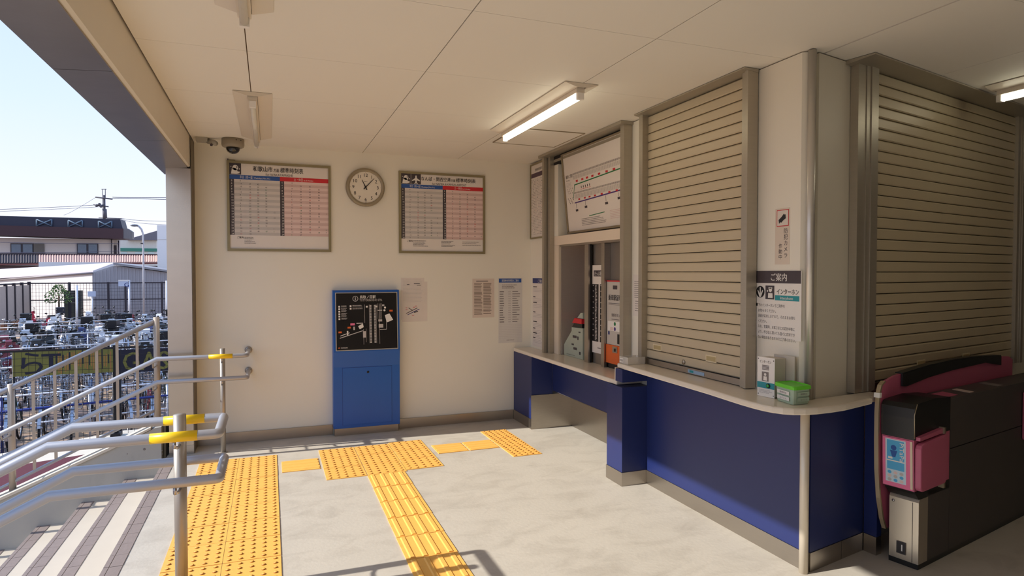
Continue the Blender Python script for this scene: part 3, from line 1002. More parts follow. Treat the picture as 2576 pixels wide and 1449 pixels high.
em = thing('motion_sensor', 'small grey ceiling sensor in the corner left of the dome camera', 'sensor', (-0.50, 6.1, CZ))
MB().box((-0.575, 6.02, CZ-0.034), (-0.485, 6.12, CZ-0.001), grey_dev).build('base', em)
MB().tube([(-0.485, 6.07, CZ-0.025), (-0.44, 6.05, CZ-0.035), (-0.42, 6.03, CZ-0.05)], 0.022, grey_dev, 12).build('head', em)
MB().ball((-0.455, 6.03, CZ-0.062), 0.012, dgrey, 8).build('sensor_eye', em)
for xx in (-0.09,):
    one(MB().lathe((xx, 6.08, CZ-0.001), (0, 0, -1), [(0.004, 0), (0.003, 0.05), (0.005, 0.055)], dgrey, 8), 'ceiling_hook', 'tiny hook hanging from the ceiling joint by the unlit lamp', 'hook')

# ================================================================== BACK WALL BOARDS
XR, ZU, YN = (1, 0, 0), (0, 0, 1), (0, -1, 0)
olive = mat('board frame olive grey', (150, 140, 108), 0.42, 0.5, 0.03)


def framed(root, O, R, N, W, H, fw, th, m):
    O, R, N, U = Vector(O), Vector(R), Vector(N), Vector(ZU)
    f = MB()
    for a, b, c, d in ((0, 0, W, fw), (0, H-fw, W, H), (0, fw, fw, H-fw), (W-fw, fw, W, H-fw)):
        o = O+R*a-U*b
        f.prism([o, o+R*(c-a), o+R*(c-a)-U*(d-b), o-U*(d-b)], N*th, m)
    f.build('frame', root)
    slab(O+R*fw*0.9-U*fw*0.9+N*0.001, R, U, N, W-fw*1.8, H-fw*1.8, th*0.45, paper).build('panel', root)


def timetable(O, W, H, title, sub, plane, seed):
    rnd = random.Random(seed)
    root = thing('timetable', 'left framed timetable with blue and red headings, above the handrail end' if not plane else
                 'right framed timetable with an aeroplane sign, above the blue map stand', 'timetable', (O[0]+W/2, D, O[2]-H), group=None)
    framed(root, O, XR, YN, W, H, 0.022, 0.022, olive)
    iw, ih = W-0.044, H-0.044
    s = Sheet((O[0]+0.022, D-0.0115, O[2]-0.022), XR, ZU, YN, iw, ih)
    # header icons: plain white blob, aeroplane
    s.rect(0, 0, 0.098, 0.10, dgrey, 1)
    s.circ(0.050, 0.040, 0.024, white, 2).poly([(0.014, 0.095), (0.018, 0.066), (0.036, 0.040), (0.058, 0.048), (0.070, 0.075), (0.084, 0.072), (0.086, 0.088), (0.060, 0.095)], white, 2)
    s.circ(0.062, 0.034, 0.006, dgrey, 3).circ(0.014, 0.03, 0.004, white, 2).circ(0.084, 0.050, 0.005, white, 2).circ(0.02, 0.055, 0.003, white, 2)
    x0 = 0.098
    if plane:
        s.rect(0.101, 0, 0.199, 0.10, dgrey, 1)
        P = [(0.150, 0.010), (0.157, 0.022), (0.158, 0.040), (0.190, 0.062), (0.190, 0.070), (0.158, 0.062), (0.156, 0.082), (0.168, 0.091), (0.168, 0.096), (0.150, 0.092)]
        s.poly(P, white, 2).poly([(0.300-a, b) for a, b in P][::-1], white, 2)
        x0 = 0.199
    for tx, sz, xx, yy, wd in title:
        s.text(tx, xx*iw, yy, sz, black, 2, width=wd*iw, bold=True)
    s.text(sub[0], sub[1]*iw, 0.098, 0.030, dgrey, 2, width=sub[2]*iw)
    s.rect(0, 0.103, iw*0.498, 0.142, blue_p, 1).rect(iw*0.498, 0.103, iw, 0.142, red_p, 1)
    s.text('平日（月～金）', iw*0.10, 0.133, 0.030, white, 2, width=iw*0.13)
    s.text('Weekdays (Mon.-Fri.)', iw*0.24, 0.132, 0.020, white, 2, width=iw*0.16)
    s.text('土・休日', iw*0.64, 0.133, 0.030, white, 2, width=iw*0.09)
    s.text('Sat. & Holidays', iw*0.74, 0.132, 0.018, white, 2, width=iw*0.10)
    n = 20
    ph = (0.84*ih-0.142)/n
    for i in range(n):
        y = 0.142+i*ph
        s.rect(iw*0.045, y, iw*0.498, y+ph, lgrey if i % 2 else mat('stripe light', (216, 208, 202), 0.6), 1)
        s.rect(iw*0.540, y, iw, y+ph, pinkd if i % 2 else pinkp, 1)
    yb = 0.142+n*ph
    s.rect(0, 0.142, iw*0.045, yb, dgrey, 1).rect(iw*0.498, 0.142, iw*0.540, yb, dgrey, 1)
    hrs = '\n'.join(str(5+i) if 5+i < 25 else '' for i in range(n))
    for hx_ in (0.006, 0.505):
        for i in range(n):
            s.text(str(5+i), hx_*iw+0.008, 0.142+(i+0.82)*ph, ph*0.80, white, 2)
    for base, cols in ((0.0, (0.10, 0.19, 0.27, 0.35, 0.43)), (0.53, (0.08, 0.17, 0.265, 0.36, 0.44))):
        for c, cx_ in enumerate(cols):
            for i in range(n):
                if c == 3 and (i in (0, 1, n-1) or rnd.random() < 0.12): continue
                if c == 4 and not (i in (11, 13, 17, 18) and rnd.random() < 0.75): continue
                if i == 0 and c > 0: continue
                if i >= n-1 and c > 1: continue
                mm = black if rnd.random() < 0.8 else (red_p if rnd.random() < 0.5 else green_p)
                s.text('%d' % ((c*15+rnd.randint(0, 14)) % 60), (base+cx_)*iw, 0.142+(i+0.80)*ph, ph*0.66, mm, 2)
    s.text('ご案内', 0.065*iw, yb+0.030, 0.020, black, 2, bold=True)
    lines_block(s, 0.14*iw, yb+0.018, 0.12*iw if not plane else 0.24*iw, 5, 0.013, 0.0045, mgrey, rnd, ragged=0.5)
    if plane:
        lines_block(s, 0.48*iw, yb+0.018, 0.2*iw, 5, 0.013, 0.0045, mgrey, rnd, ragged=0.5)
        lines_block(s, 0.74*iw, yb+0.022, 0.24*iw, 3, 0.016, 0.0045, mgrey, rnd, ragged=0.3)
    s.build('print', root)
    return root


t1 = timetable((-0.351, D-0.0, 2.560), 0.902, 0.813,
               (('和歌山市', 0.052, 0.228, 0.060, 0.195), ('方面', 0.036, 0.433, 0.060, 0.055), ('標準時刻表', 0.052, 0.500, 0.062, 0.235)), ('for WAKAYAMASHI', 0.355, 0.27), False, 3)
MB().box((-0.345, D-0.02, 2.560), (-0.335, D-0.004, 2.575), dgrey).box((-0.33, D-0.012, 2.560), (-0.28, D-0.004, 2.568), olive).build('hinge', t1)
timetable((1.199, D, 2.553), 0.893, 0.809,
          (('なんば・関西空港', 0.046, 0.235, 0.058, 0.355), ('方面', 0.032, 0.597, 0.058, 0.055), ('標準時刻表', 0.046, 0.660, 0.058, 0.245)), ('for NAMBA & KANSAI-AIRPORT', 0.370, 0.42), True, 11)

# clock
ck = thing('clock', 'round grey rimmed wall clock showing seven minutes past eleven', 'clock', (0.874, D, 2.374))
cxy = (0.874, D, 2.374)
MB().lathe(cxy, (0, -1, 0), [(0.184, 0.001), (0.186, 0.02), (0.180, 0.042), (0.168, 0.048), (0.152, 0.040), (0.150, 0.030)], mat('clock rim', (158, 146, 122), 0.4, 0.3), 48).build('rim', ck)
MB().lathe(cxy, (0, -1, 0), [(0.151, 0.030), (0.151, 0.032), (0.0, 0.032)], mat('clock face', (232, 224, 208), 0.5), 40, smooth=False).build('face', ck)
s_ = Sheet((0.874-0.15, D-0.0325, 2.374+0.15), XR, ZU, YN, 0.3, 0.3)
for h in range(1, 13):
    a = math.radians(30*h)
    s_.text(str(h), 0.15+0.116*math.sin(a), 0.15-0.116*math.cos(a)+0.0160, 0.046, black, 1, align='CENTER')
for h in range(60):
    a = math.radians(6*h)
    if h % 5 == 0:
        s_.line((0.15+0.142*math.sin(a), 0.15-0.142*math.cos(a)), (0.15+0.147*math.sin(a), 0.15-0.147*math.cos(a)), 0.002, dgrey, 1)
s_.text('SEIKO', 0.15, 0.098, 0.013, mgrey, 1, align='CENTER')
s_.build('dial_print', ck)


def hand(name, deg, l0, l1, w, y):
    a = math.radians(deg)
    d = Vector((math.sin(a), 0, math.cos(a)))
    n = Vector((d.z, 0, -d.x))
    c = Vector((0.874, y, 2.374))
    MB().prism([c-d*l0-n*w, c-d*l0+n*w, c+d*l1+n*w*0.45, c+d*l1-n*w*0.45], (0, -0.0015, 0), black).build(name, ck)


hand('hour_hand', 333.5, 0.028, 0.078, 0.0055, D-0.0350)
hand('minute_hand', 43, 0.028, 0.118, 0.0048, D-0.0385)
MB().lathe((0.874, D-0.034, 2.374), (0, -1, 0), [(0.010, 0), (0.009, 0.008)], black, 12).build('hub', ck)
MB().tube([(0.874, D-0.045, 2.24), (0.874, D-0.045, 2.185)], 0.0022, mgrey, 6).build('latch', ck)

# blue map stand
ks = thing('map_stand', 'bright blue floor standing information board with black station map', 'information board', (0.87, 6.2, 0))
MB().box((0.566, 6.185, 0.0), (1.170, 6.272, 0.068), steel_h).build('plinth', ks)
kb = MB()
kb.prism([(0.556, 6.178, 0.069), (0.556, 6.178, 0.655), (0.556, 6.160, 0.80), (0.556, 6.205, 1.383), (0.556, 6.278, 1.383), (0.556, 6.278, 0.069)], (0.628, 0, 0), blue_k)
kb.build('housing', ks, bevel=0.003)
MB().box((0.640, 6.1745, 0.10), (1.104, 6.1778, 0.645), blue_k).build('door', ks, bevel=0.001)
for a, b in (((0.6375, 0.098), (0.6395, 0.648)), ((1.1045, 0.098), (1.1065, 0.648)), ((0.6375, 0.6455), (1.1065, 0.648))):
    MB().box((a[0], 6.1772, a[1]), (b[0], 6.1782, b[1]), navy_p).build('door_gap', ks)
MB().lathe((0.877, 6.1745, 0.597), (0, -1, 0), [(0.012, 0), (0.011, 0.003)], black, 12).build('lock', ks)
Uk = Vector((0, 0.045, 0.583)).normalized()
Nk = Vector((0, -Uk.z, Uk.y))
Ok = Vector((0.578, 6.160, 0.80))+Uk*0.563+Nk*0.001
slab(Ok, XR, Uk, Nk, 0.588, 0.553, 0.004, mat('panel trim', (206, 200, 190), 0.35, 0.6)).build('map_trim', ks)
slab(Ok+Vector((0.008, 0, 0))-Uk*0.008+Nk*0.004, XR, Uk, Nk, 0.572, 0.537, 0.002, mat('map black', (22, 20, 22), 0.25)).build('map_panel', ks)
s_ = Sheet(Ok+Vector((0.008, 0, 0))-Uk*0.008+Nk*0.0062, XR, Uk, Nk, 0.572, 0.537)
s_.circ(0.178, 0.052, 0.026, white, 1, 24).circ(0.178, 0.052, 0.0225, black, 2, 24).text('i', 0.178, 0.066, 0.045, white, 3, align='CENTER', bold=True)
s_.text('鳥取ノ荘駅', 0.218, 0.050, 0.034, white, 1, width=0.15, bold=True).text('TOTTORINOSHO STN.', 0.218, 0.078, 0.030, lgrey, 1, width=0.215)
for i in range(6):
    s_.rect(0.020, 0.118+i*0.0235, 0.036, 0.134+i*0.0235, white, 1)
    lines_block(s_, 0.046, 0.116+i*0.0235, 0.055, 2, 0.009, 0.004, lgrey, RND, 1)
for i in range(2):
    s_.rect(0.125, 0.114+i*0.025, 0.141, 0.130+i*0.025, white, 1)
    lines_block(s_, 0.150, 0.113+i*0.025, 0.10, 2, 0.009, 0.004, lgrey, RND, 1)
for x, a, b in ((0.262, 0.11, 0.285), (0.250, 0.345, 0.49), (0.402, 0.11, 0.49), (0.372, 0.11, 0.48), (0.306, 0.11, 0.48)):
    s_.rect(x, a, x+0.0025, b, lgrey, 1)
for c in (0.312, 0.352):
    for i in range(34):
        s_.rect(c, 0.115+i*0.0108, c+0.016, 0.120+i*0.0108, white, 1)
s_.rect(0.275, 0.122, 0.293, 0.138, white, 1).rect(0.365, 0.122, 0.383, 0.138, white, 1)
for x in (0.388, 0.400, 0.412, 0.424):
    s_.rect(x, 0.10, x+0.002, 0.25, lgrey, 1)
s_.rect(0.385, 0.165, 0.43, 0.170, white, 1)
s_.poly([(0.455, 0.215), (0.50, 0.200), (0.535, 0.262), (0.478, 0.285), (0.468, 0.27)], white, 1)
s_.rect(0.395, 0.30, 0.438, 0.335, lgrey, 1).rect(0.392, 0.255, 0.428, 0.275, lgrey, 1)
s_.line((0.402, 0.352), (0.47, 0.352), 0.003, white, 1).line((0.47, 0.352), (0.47, 0.24), 0.003, white, 1)
s_.rect(0.50, 0.165, 0.532, 0.182, orange, 1).rect(0.43, 0.112, 0.452, 0.128, lgrey, 1)
s_.circ(0.458, 0.142, 0.010, white, 1).circ(0.452, 0.168, 0.010, white, 1)
s_.poly([(0.03, 0.420), (0.245, 0.355), (0.245, 0.362), (0.03, 0.428)], lgrey, 1)
s_.poly([(0.035, 0.400), (0.12, 0.372), (0.12, 0.378), (0.035, 0.406)], white, 1)
s_.rect(0.095, 0.357, 0.108, 0.400, white, 1).rect(0.155, 0.318, 0.170, 0.350, lgrey, 1)
s_.poly([(0.20, 0.315), (0.245, 0.290), (0.252, 0.325), (0.215, 0.345)], white, 1).rect(0.185, 0.283, 0.245, 0.292, lgrey, 1)
s_.rect(0.128, 0.286, 0.170, 0.306, pink_lt, 1).rect(0.102, 0.318, 0.132, 0.334, orange, 1).rect(0.018, 0.360, 0.048, 0.376, orange, 1)
s_.rect(0.245, 0.365, 0.275, 0.425, lgrey, 1).rect(0.272, 0.34, 0.277, 0.47, mgrey, 1)
s_.poly([(0.012, 0.520), (0.022, 0.506), (0.030, 0.520)], orange, 1).text('NANKAI', 0.038, 0.521, 0.016, white, 1, width=0.06)
s_.build('map_print', ks)


# ---- loose notices
def notice(name, label, cat, O, R, N, W, H, draw, m=paper, th=0.0012):
    t = thing(name, label, cat, (O[0], O[1], O[2]-H))
    slab(Vector(O)+Vector(N)*0.0006, R, ZU, N, W, H, th, m).build('sheet', t)
    s = Sheet(Vector(O)+Vector(N)*(0.0006+th), R, ZU, N, W, H)
    draw(s)
    s.build('print', t)
    return t


pale_pink = mat('thin pinkish paper', (226, 216, 206), 0.6)


def d1(s):
    lines_block(s, 0.02, 0.02, 0.20, 17, 0.0135, 0.003, lgrey, RND, 1, 0.1)
    s.rect(0.06, 0.062, 0.085, 0.068, dgrey, 2).rect(0.13, 0.055, 0.19, 0.061, dgrey, 2).rect(0.16, 0.072, 0.20, 0.077, dgrey, 2)
    s.line((0.05, 0.355), (0.165, 0.300), 0.006, dgrey, 2).line((0.065, 0.368), (0.185, 0.312), 0.006, navy_p, 2).line((0.075, 0.298), (0.115, 0.325), 0.006, dgrey, 2)
    s.line((0.13, 0.345), (0.17, 0.335), 0.01, dgrey, 2)
    for x, y in ((0.045, 0.295), (0.045, 0.315), (0.12, 0.29), (0.11, 0.372), (0.14, 0.28)):
        s.rect(x, y, x+0.02, y+0.005, red_p, 2)


n1 = notice('notice', 'faded notice with a small track sketch right of the blue map stand', 'notice', (1.218, D, 1.498), XR, YN, 0.235, 0.415, d1, pale_pink)
slab(Vector((1.23, D-0.0002, 1.46)), XR, ZU, YN, 0.255, 0.40, 0.0004, pale_pink).build('backing_sheet', n1)


def d2(s):
    s.rect(0.04, 0.022, 0.17, 0.029, dgrey, 1)
    for x in (0.018, 0.118):
        y = 0.045
        while y < 0.37:
            s.rect(x, y, x+RND.uniform(0.075, 0.09), y+RND.uniform(0.006, 0.012), mat('brown print', (150, 134, 122), 0.6), 1)
            y += RND.uniform(0.013, 0.018)


notice('notice', 'unframed two column text notice left of the blue headed list', 'notice', (1.960, D, 1.488), XR, YN, 0.238, 0.405, d2, mat('thin tan paper', (222, 206, 192), 0.6))


def d3(s):
    s.rect(0.004, 0.006, 0.258, 0.048, blue_p, 1).text('定期券発売時間のご案内', 0.035, 0.038, 0.028, white, 2, width=0.19)
    lines_block(s, 0.04, 0.070, 0.17, 3, 0.016, 0.006, mgrey, RND, 1)
    for i in range(14):
        y = 0.140+i*0.0245
        s.rect(0.012, y, 0.012+RND.uniform(0.035, 0.055), y+0.009, mgrey, 1)
        s.rect(0.108, y, 0.138, y+0.009, lgrey, 1)
        s.rect(0.155, y, 0.155+RND.uniform(0.05, 0.09), y+0.007, mgrey, 1)
    for i in range(9):
        s.rect(0.005, 0.49+i*0.018, 0.26, 0.4915+i*0.018, lgrey, 1)
    lines_block(s, 0.09, 0.655, 0.1, 1, 0.01, 0.005, mgrey, RND, 1)


notice('notice', 'tall white notice headed blue at the right end of the back wall', 'notice', (2.246, D, 1.494), XR, YN, 0.268, 0.685, d3, mat('cool white paper', (218, 214, 208), 0.55))

# ---- on the ticket wall
RL = (0, -1, 0)
NX = (-1, 0, 0)


def d4(s):
    s.rect(0, 0, 0.30, 0.052, navy_p, 1).text('ご案内', 0.13, 0.042, 0.036, white, 2, width=0.14, bold=True)
    for i, y in enumerate((0.085, 0.19, 0.25, 0.35, 0.45, 0.52, 0.57, 0.62)):
        s.rect(0.015, y, 0.015+(0.06 if i % 2 else 0.10), y+0.010, dgrey, 1)
        lines_block(s, 0.02, y+0.022, 0.25, 3, 0.015, 0.004, lgrey, RND, 1)


notice('notice', 'long white notice headed navy in the corner beside the ticket window', 'notice', (XW, 6.215, 1.492), RL, NX, 0.315, 0.715, d4)
lt = thing('framed_list', 'olive framed table of figures in the corner beside the ticket window', 'notice board', (XW, 6.08, 1.91))
framed(lt, (XW, 6.255, 2.690), RL, NX, 0.36, 0.785, 0.016, 0.018, olive)
s_ = Sheet((XW-0.0095, 6.239, 2.674), RL, ZU, NX, 0.33, 0.75)
s_.text('普通旅客運賃表', 0.10, 0.065, 0.030, black, 1, width=0.21)
s_.rect(0.005, 0.085, 0.325, 0.130, mat('plum print', (86, 62, 78), 0.5), 1)
for i in range(36):
    for j in range(9):
        if RND.random() < 0.9:
            s_.rect(0.018+j*0.036, 0.150+i*0.0162, 0.018+j*0.036+RND.uniform(0.008, 0.020), 0.1565+i*0.0162, mgrey if RND.random() < 0.8 else pinkd, 1)
s_.build('print', lt)


def d5(s):
    lines_block(s, 0.02, 0.05, 0.10, 9, 0.015, 0.004, mgrey, RND, 1)
    lines_block(s, 0.03, 0.20, 0.07, 5, 0.018, 0.004, mgrey, RND, 1)


notice('notice', 'small white paper on the wall strip between ticket window and shutter', 'notice', (XW, 4.225, 1.535), RL, NX, 0.165, 0.315, d5)


def d6(s):
    s.rect(0.012, 0.008, 0.098, 0.098, red_p, 1).rect(0.016, 0.012, 0.094, 0.094, pale_pink, 2)
    s.poly([(0.026, 0.062), (0.048, 0.046), (0.064, 0.030), (0.070, 0.036), (0.076, 0.034), (0.078, 0.056), (0.060, 0.066), (0.046, 0.078), (0.038, 0.074), (0.030, 0.084)], black, 3)
    for i, ch in enumerate('防犯カメラ'):
        s.text(ch, 0.062, 0.135+i*0.033, 0.031, dgrey, 1)
    for i, ch in enumerate('作動中'):
        s.text(ch, 0.026, 0.215+i*0.030, 0.028, dgrey, 1)


notice('security_notice', 'small vertical sticker with a black camera icon high on the wall panel', 'sticker', (XW, 2.762, 1.900), RL, NX, 0.105, 0.305, d6, mat('sticker cream', (222, 208, 192), 0.5), 0.0006)


def d7(s):
    s.rect(0, 0, 0.335, 0.068, mat('sign dark plum', (72, 62, 66), 0.5), 1).text('ご案内', 0.115, 0.052, 0.046, white, 2, width=0.115, bold=True)
    s.circ(0.040, 0.118, 0.033, black, 1, 28).poly([(0.034, 0.148), (0.018, 0.112), (0.022, 0.106), (0.036, 0.128), (0.036, 0.092), (0.044, 0.092), (0.044, 0.128), (0.058, 0.106), (0.062, 0.112), (0.046, 0.148)], white, 2)
    s.rect(0.080, 0.082, 0.147, 0.158, dgrey, 1)
    s.circ(0.118, 0.106, 0.012, white, 2).rect(0.104, 0.092, 0.132, 0.099, white, 2).poly([(0.100, 0.150), (0.102, 0.124), (0.134, 0.124), (0.136, 0.150)], white, 2)
    s.circ(0.096, 0.112, 0.005, white, 2)
    s.text('インターホン', 0.163, 0.126, 0.034, black, 1, width=0.155, bold=True)
    s.rect(0.152, 0.134, 0.325, 0.162, teal_p, 1).text('Interphone', 0.190, 0.155, 0.022, white, 2, width=0.09)
    tx = ('下のインターホンでご用件を', 'お知らせください。', '係員が応対しますので、そのままお待ち', 'ください。', 'なお、営業時、お客さまとの応対中等に', 'より、呼び出し頂いても直ぐに応対でき', 'ない場合がありますのでご了承ください。')
    wd = (0.20, 0.135, 0.272, 0.065, 0.270, 0.270, 0.278)
    for i, (t, w) in enumerate(zip(tx, wd)):
        s.text(t, 0.024, 0.200+i*0.0302, 0.020, dgrey, 1, width=w)
    s.rect(0.008, 0.183, 0.020, 0.199, black, 1)


notice('intercom_sign', 'white intercom guidance sign with dark header beside the shutter', 'sign', (XW, 2.908, 1.560), RL, NX, 0.338, 0.372, d7, white, 0.003)

# ---- things on the counters
ic = thing('intercom', 'white intercom box with teal band and green button on the counter', 'intercom', (2.52, 2.80, 0.886))
pA, pB = on_z(1905, 994, 0.886), on_z(1948, 1003, 0.886)
d_ = (pB-pA).normalized()
nrm = Vector((d_.y, -d_.x, 0))
Wi = (pB-pA).length
Hi = 0.212
MB().prism([pA, pB, pB-nrm*0.003, pA-nrm*0.003], (0, 0, Hi), white).build('front_plate', ic)
pa, pb = pA-nrm*0.0032+d_*0.004, pB-nrm*0.0032-d_*0.004
MB().prism([pa+Vector((0, 0, 0.004)), pb+Vector((0, 0, 0.004)), pb-nrm*0.085+Vector((0, 0, 0.004)), pa-nrm*0.085+Vector((0, 0, 0.004))], (0, 0, Hi-0.008), mat('intercom housing', (200, 192, 180), 0.5)).build('housing', ic)
s_ = Sheet(pA+nrm*0.0006+Vector((0, 0, Hi)), d_, ZU, nrm, Wi, Hi)
k_ = Wi
s_.text('インターホン', k_*0.12, 0.030, 0.017, dgrey, 1, width=k_*0.68)
for i in range(4):
    s_.rect(k_*0.28, 0.042+i*0.007, k_*0.68, 0.0465+i*0.007, mgrey, 1)
s_.rect(k_*0.27, 0.078, k_*0.66, 0.128, mgrey, 1).circ(k_*0.47, 0.092, 0.0075, white, 2).poly([(k_*0.36, 0.124), (k_*0.38, 0.102), (k_*0.56, 0.102), (k_*0.58, 0.124)], white, 2)
s_.rect(0, 0.134, k_, 0.166, teal_p, 1)
lines_block(s_, k_*0.12, 0.175, k_*0.75, 3, 0.007, 0.003, lgrey, RND, 1)
s_.build('print', ic)
bc = pA+d_*k_*0.66+Vector((0, 0, Hi-0.150))
MB().lathe(bc, nrm, [(0.012, 0.001), (0.012, 0.006), (0.009, 0.0065)], black_pl, 18).build('button_ring', ic)
MB().lathe(bc, nrm, [(0.008, 0.0066), (0.008, 0.0085)], mat('green button', (60, 190, 90), 0.4), 14).build('button', ic)
for a, h in ((0.06, 0.010), (0.94, 0.014), (0.06, 0.20), (0.94, 0.20)):
    MB().lathe(pA+d_*k_*a+Vector((0, 0, Hi-h)), nrm, [(0.003, 0.0006), (0.002, 0.002)], dgrey, 8).build('screw', ic)
one(MB().prism([pA-nrm*0.092+d_*0.03, pB-nrm*0.092+d_*0.05, pB-nrm*0.10+d_*0.05, pA-nrm*0.10+d_*0.03], (0, 0, 0.222), mat('intercom housing', (200, 192, 180))), 'mounting_plate', 'grey backing plate standing right behind the intercom box', 'plate')

tb = thing('plastic_tub', 'frosted plastic tub with bright green lid and white labels on the counter', 'container', (2.47, 2.62, 0.886))
c0, c1, c2 = on_z(1950, 1006, 0.886), on_z(1995, 1020.5, 0.886), on_z(2040, 1016, 0.886)
vx = (c2-c1)*0.98
vy = (c0-c1)
C4 = [c0, c1, c1+vx, c0+vx]
cen = sum((Vector(c) for c in C4), Vector())/4


def rounded(C, sc, z, rad=0.16):
    out = []
    for i in range(4):
        p, a, b = C[i], C[i-1], C[(i+1) % 4]
        for t in (rad, rad*0.45, rad*0.45, rad):
            pass
        q = [p+(a-p)*rad, p+(a-p)*rad*0.3+(b-p)*rad*0.3*0+(b-p)*0.0, p+(b-p)*rad*0.3, p+(b-p)*rad]
        q[1] = p+(a-p)*rad*0.35+(b-p)*rad*0.12
        q[2] = p+(b-p)*rad*0.35+(a-p)*rad*0.12
        out += q
    return [Vector((cen.x+(q.x-cen.x)*sc, cen.y+(q.y-cen.y)*sc, z)) for q in out]


def loft(rings, m, cap=True):
    n = len(rings[0])
    vs = [p for r in rings for p in r]
    fs = []
    for i in range(len(rings)-1):
        for k in range(n):
            fs.append((i*n+k, i*n+(k+1) % n, (i+1)*n+(k+1) % n, (i+1)*n+k))
    if cap:
        fs += [list(range(n))[::-1], [(len(rings)-1)*n+k for k in range(n)]]
    return MB().add(vs, fs, m, False)


loft([rounded(C4, 0.90, 0.8865), rounded(C4, 0.94, 0.892), rounded(C4, 1.0, 0.962)], tub_m).build('tub', tb)
loft([rounded(C4, 1.03, 0.9625), rounded(C4, 1.09, 0.963), rounded(C4, 1.10, 0.974), rounded(C4, 1.06, 0.981), rounded(C4, 0.94, 0.982), rounded(C4, 0.90, 0.977)], green_lid).build('lid', tb)
for base, dirv, nm_w in ((c0, (c1-c0), 0.62), (c1, vx, 0.78)):
    dv = dirv.normalized()
    nn = Vector((dv.y, -dv.x, 0))
    L_ = dirv.length
    for zt, tx in ((0.950, '使用済み'), (0.922, 'コイン入')):
        o = base+dv*L_*(0.16 if nm_w < 0.7 else 0.22)+nn*0.004
        o.z = zt
        slab(o, dv, ZU, nn, L_*0.66, 0.019, 0.0008, white if nm_w < 0.7 else tub_m).build('label', tb)
        s_ = Sheet(o+nn*0.001, dv, ZU, nn, L_*0.7, 0.02)
        s_.text(tx, L_*0.14, 0.014, 0.011, mgrey, 1, width=L_*0.38)
        s_.build('print', tb)

lh = thing('leaflet_holder', 'clear acrylic box labelled for timetables on the counter end', 'box', (2.5, 4.0, 0.886))
a_ = MB()
for A, B_ in (((2.405, 4.075), (2.545, 4.075)), ((2.405, 3.958), (2.545, 3.958)), ((2.405, 3.958), (2.405, 4.075)), ((2.545, 3.958), (2.545, 4.075))):
    a_.box((A[0]-0.0015, A[1]-0.0015, 0.8865), (B_[0]+0.0015, B_[1]+0.0015, 0.938), clear_pl)
a_.box((2.405, 3.958, 0.8865), (2.545, 4.075, 0.8885), clear_pl)
a_.build('tray', lh)
slab(Vector((2.402, 4.070, 0.926)), RL, ZU, NX, 0.052, 0.030, 0.001, white).build('label', lh)
s_ = Sheet((2.4004, 4.070, 0.926), RL, ZU, NX, 0.052, 0.03)
s_.text('時刻表', 0.003, 0.024, 0.020, dgrey, 1, width=0.045)
s_.build('print', lh)

# ================================================================== TICKET GATE
GC = Vector((3.131, 2.297, 0))


def gt(s, t, z):
    p = GC+WD*s-WN*t
    return Vector((p.x, p.y, z))


gate = thing('ticket_gate', 'dark automatic ticket gate with rose pink side fin and reader pad', 'ticket gate', (GC.x, GC.y, 0), A12)


def gprism(sz, t0, t1, m):
    return MB().prism([gt(s, t0, z) for s, z in sz], gt(0, t1, 0)-gt(0, t0, 0), m)


gprism([(0.012, 0.0), (0.012, 0.03), (1.95, 0.03), (1.95, 0.0)], 0.004, 0.150, black_pl).build('plinth', gate)
gprism([(0.004, 0.031), (0.002, 0.355), (0.012, 0.372), (0.10, 0.372), (0.10, 0.031)], -0.001, 0.145, mat('gate door steel', (190, 180, 164), 0.34, 0.75, 0.04)).build('steel_door', gate)
gprism([(0.0012, 0.033), (0.0, 0.35), (0.003, 0.35), (0.003, 0.033)], 0.028, 0.0295, dgrey).build('door_joint', gate)
gprism([(0.101, 0.031), (0.101, 0.40), (0.34, 0.40), (0.34, 0.031)], 0.0, 0.145, grey_pl).build('side_panel', gate)
gprism([(0.343, 0.031), (0.343, 0.585), (1.95, 0.585), (1.95, 0.031)], 0.0, 0.148, grey_pl).build('side_panel', gate)
gprism([(0.343, 0.590), (0.343, 0.855), (0.42, 0.862), (1.95, 0.862), (1.95, 0.590)], 0.001, 0.150, grey_pl).build('side_panel', gate)
gprism([(-0.030, 0.405), (0.0, 0.374), (0.34, 0.374), (0.34, 0.42), (-0.040, 0.42)], 0.0, 0.150, black_pl).build('lower_bezel', gate)
gprism([(-0.052, 0.690), (-0.056, 0.80), (-0.054, 0.850), (-0.035, 0.872), (0.02, 0.878), (0.16, 0.885), (0.34, 0.873), (0.34, 0.690)], 0.0, 0.165, black_pl).build('head_cap', gate)
gprism([(-0.040, 0.421), (-0.048, 0.55), (-0.052, 0.689), (0.34, 0.689), (0.34, 0.421)], 0.002, 0.160, pink_pl).build('front_panel', gate)
MB().tube([gt(-0.054, -0.001, 0.70), gt(-0.058, -0.001, 0.82), gt(-0.03, -0.001, 0.874)], 0.003, alu, 6).build('edge_trim', gate)
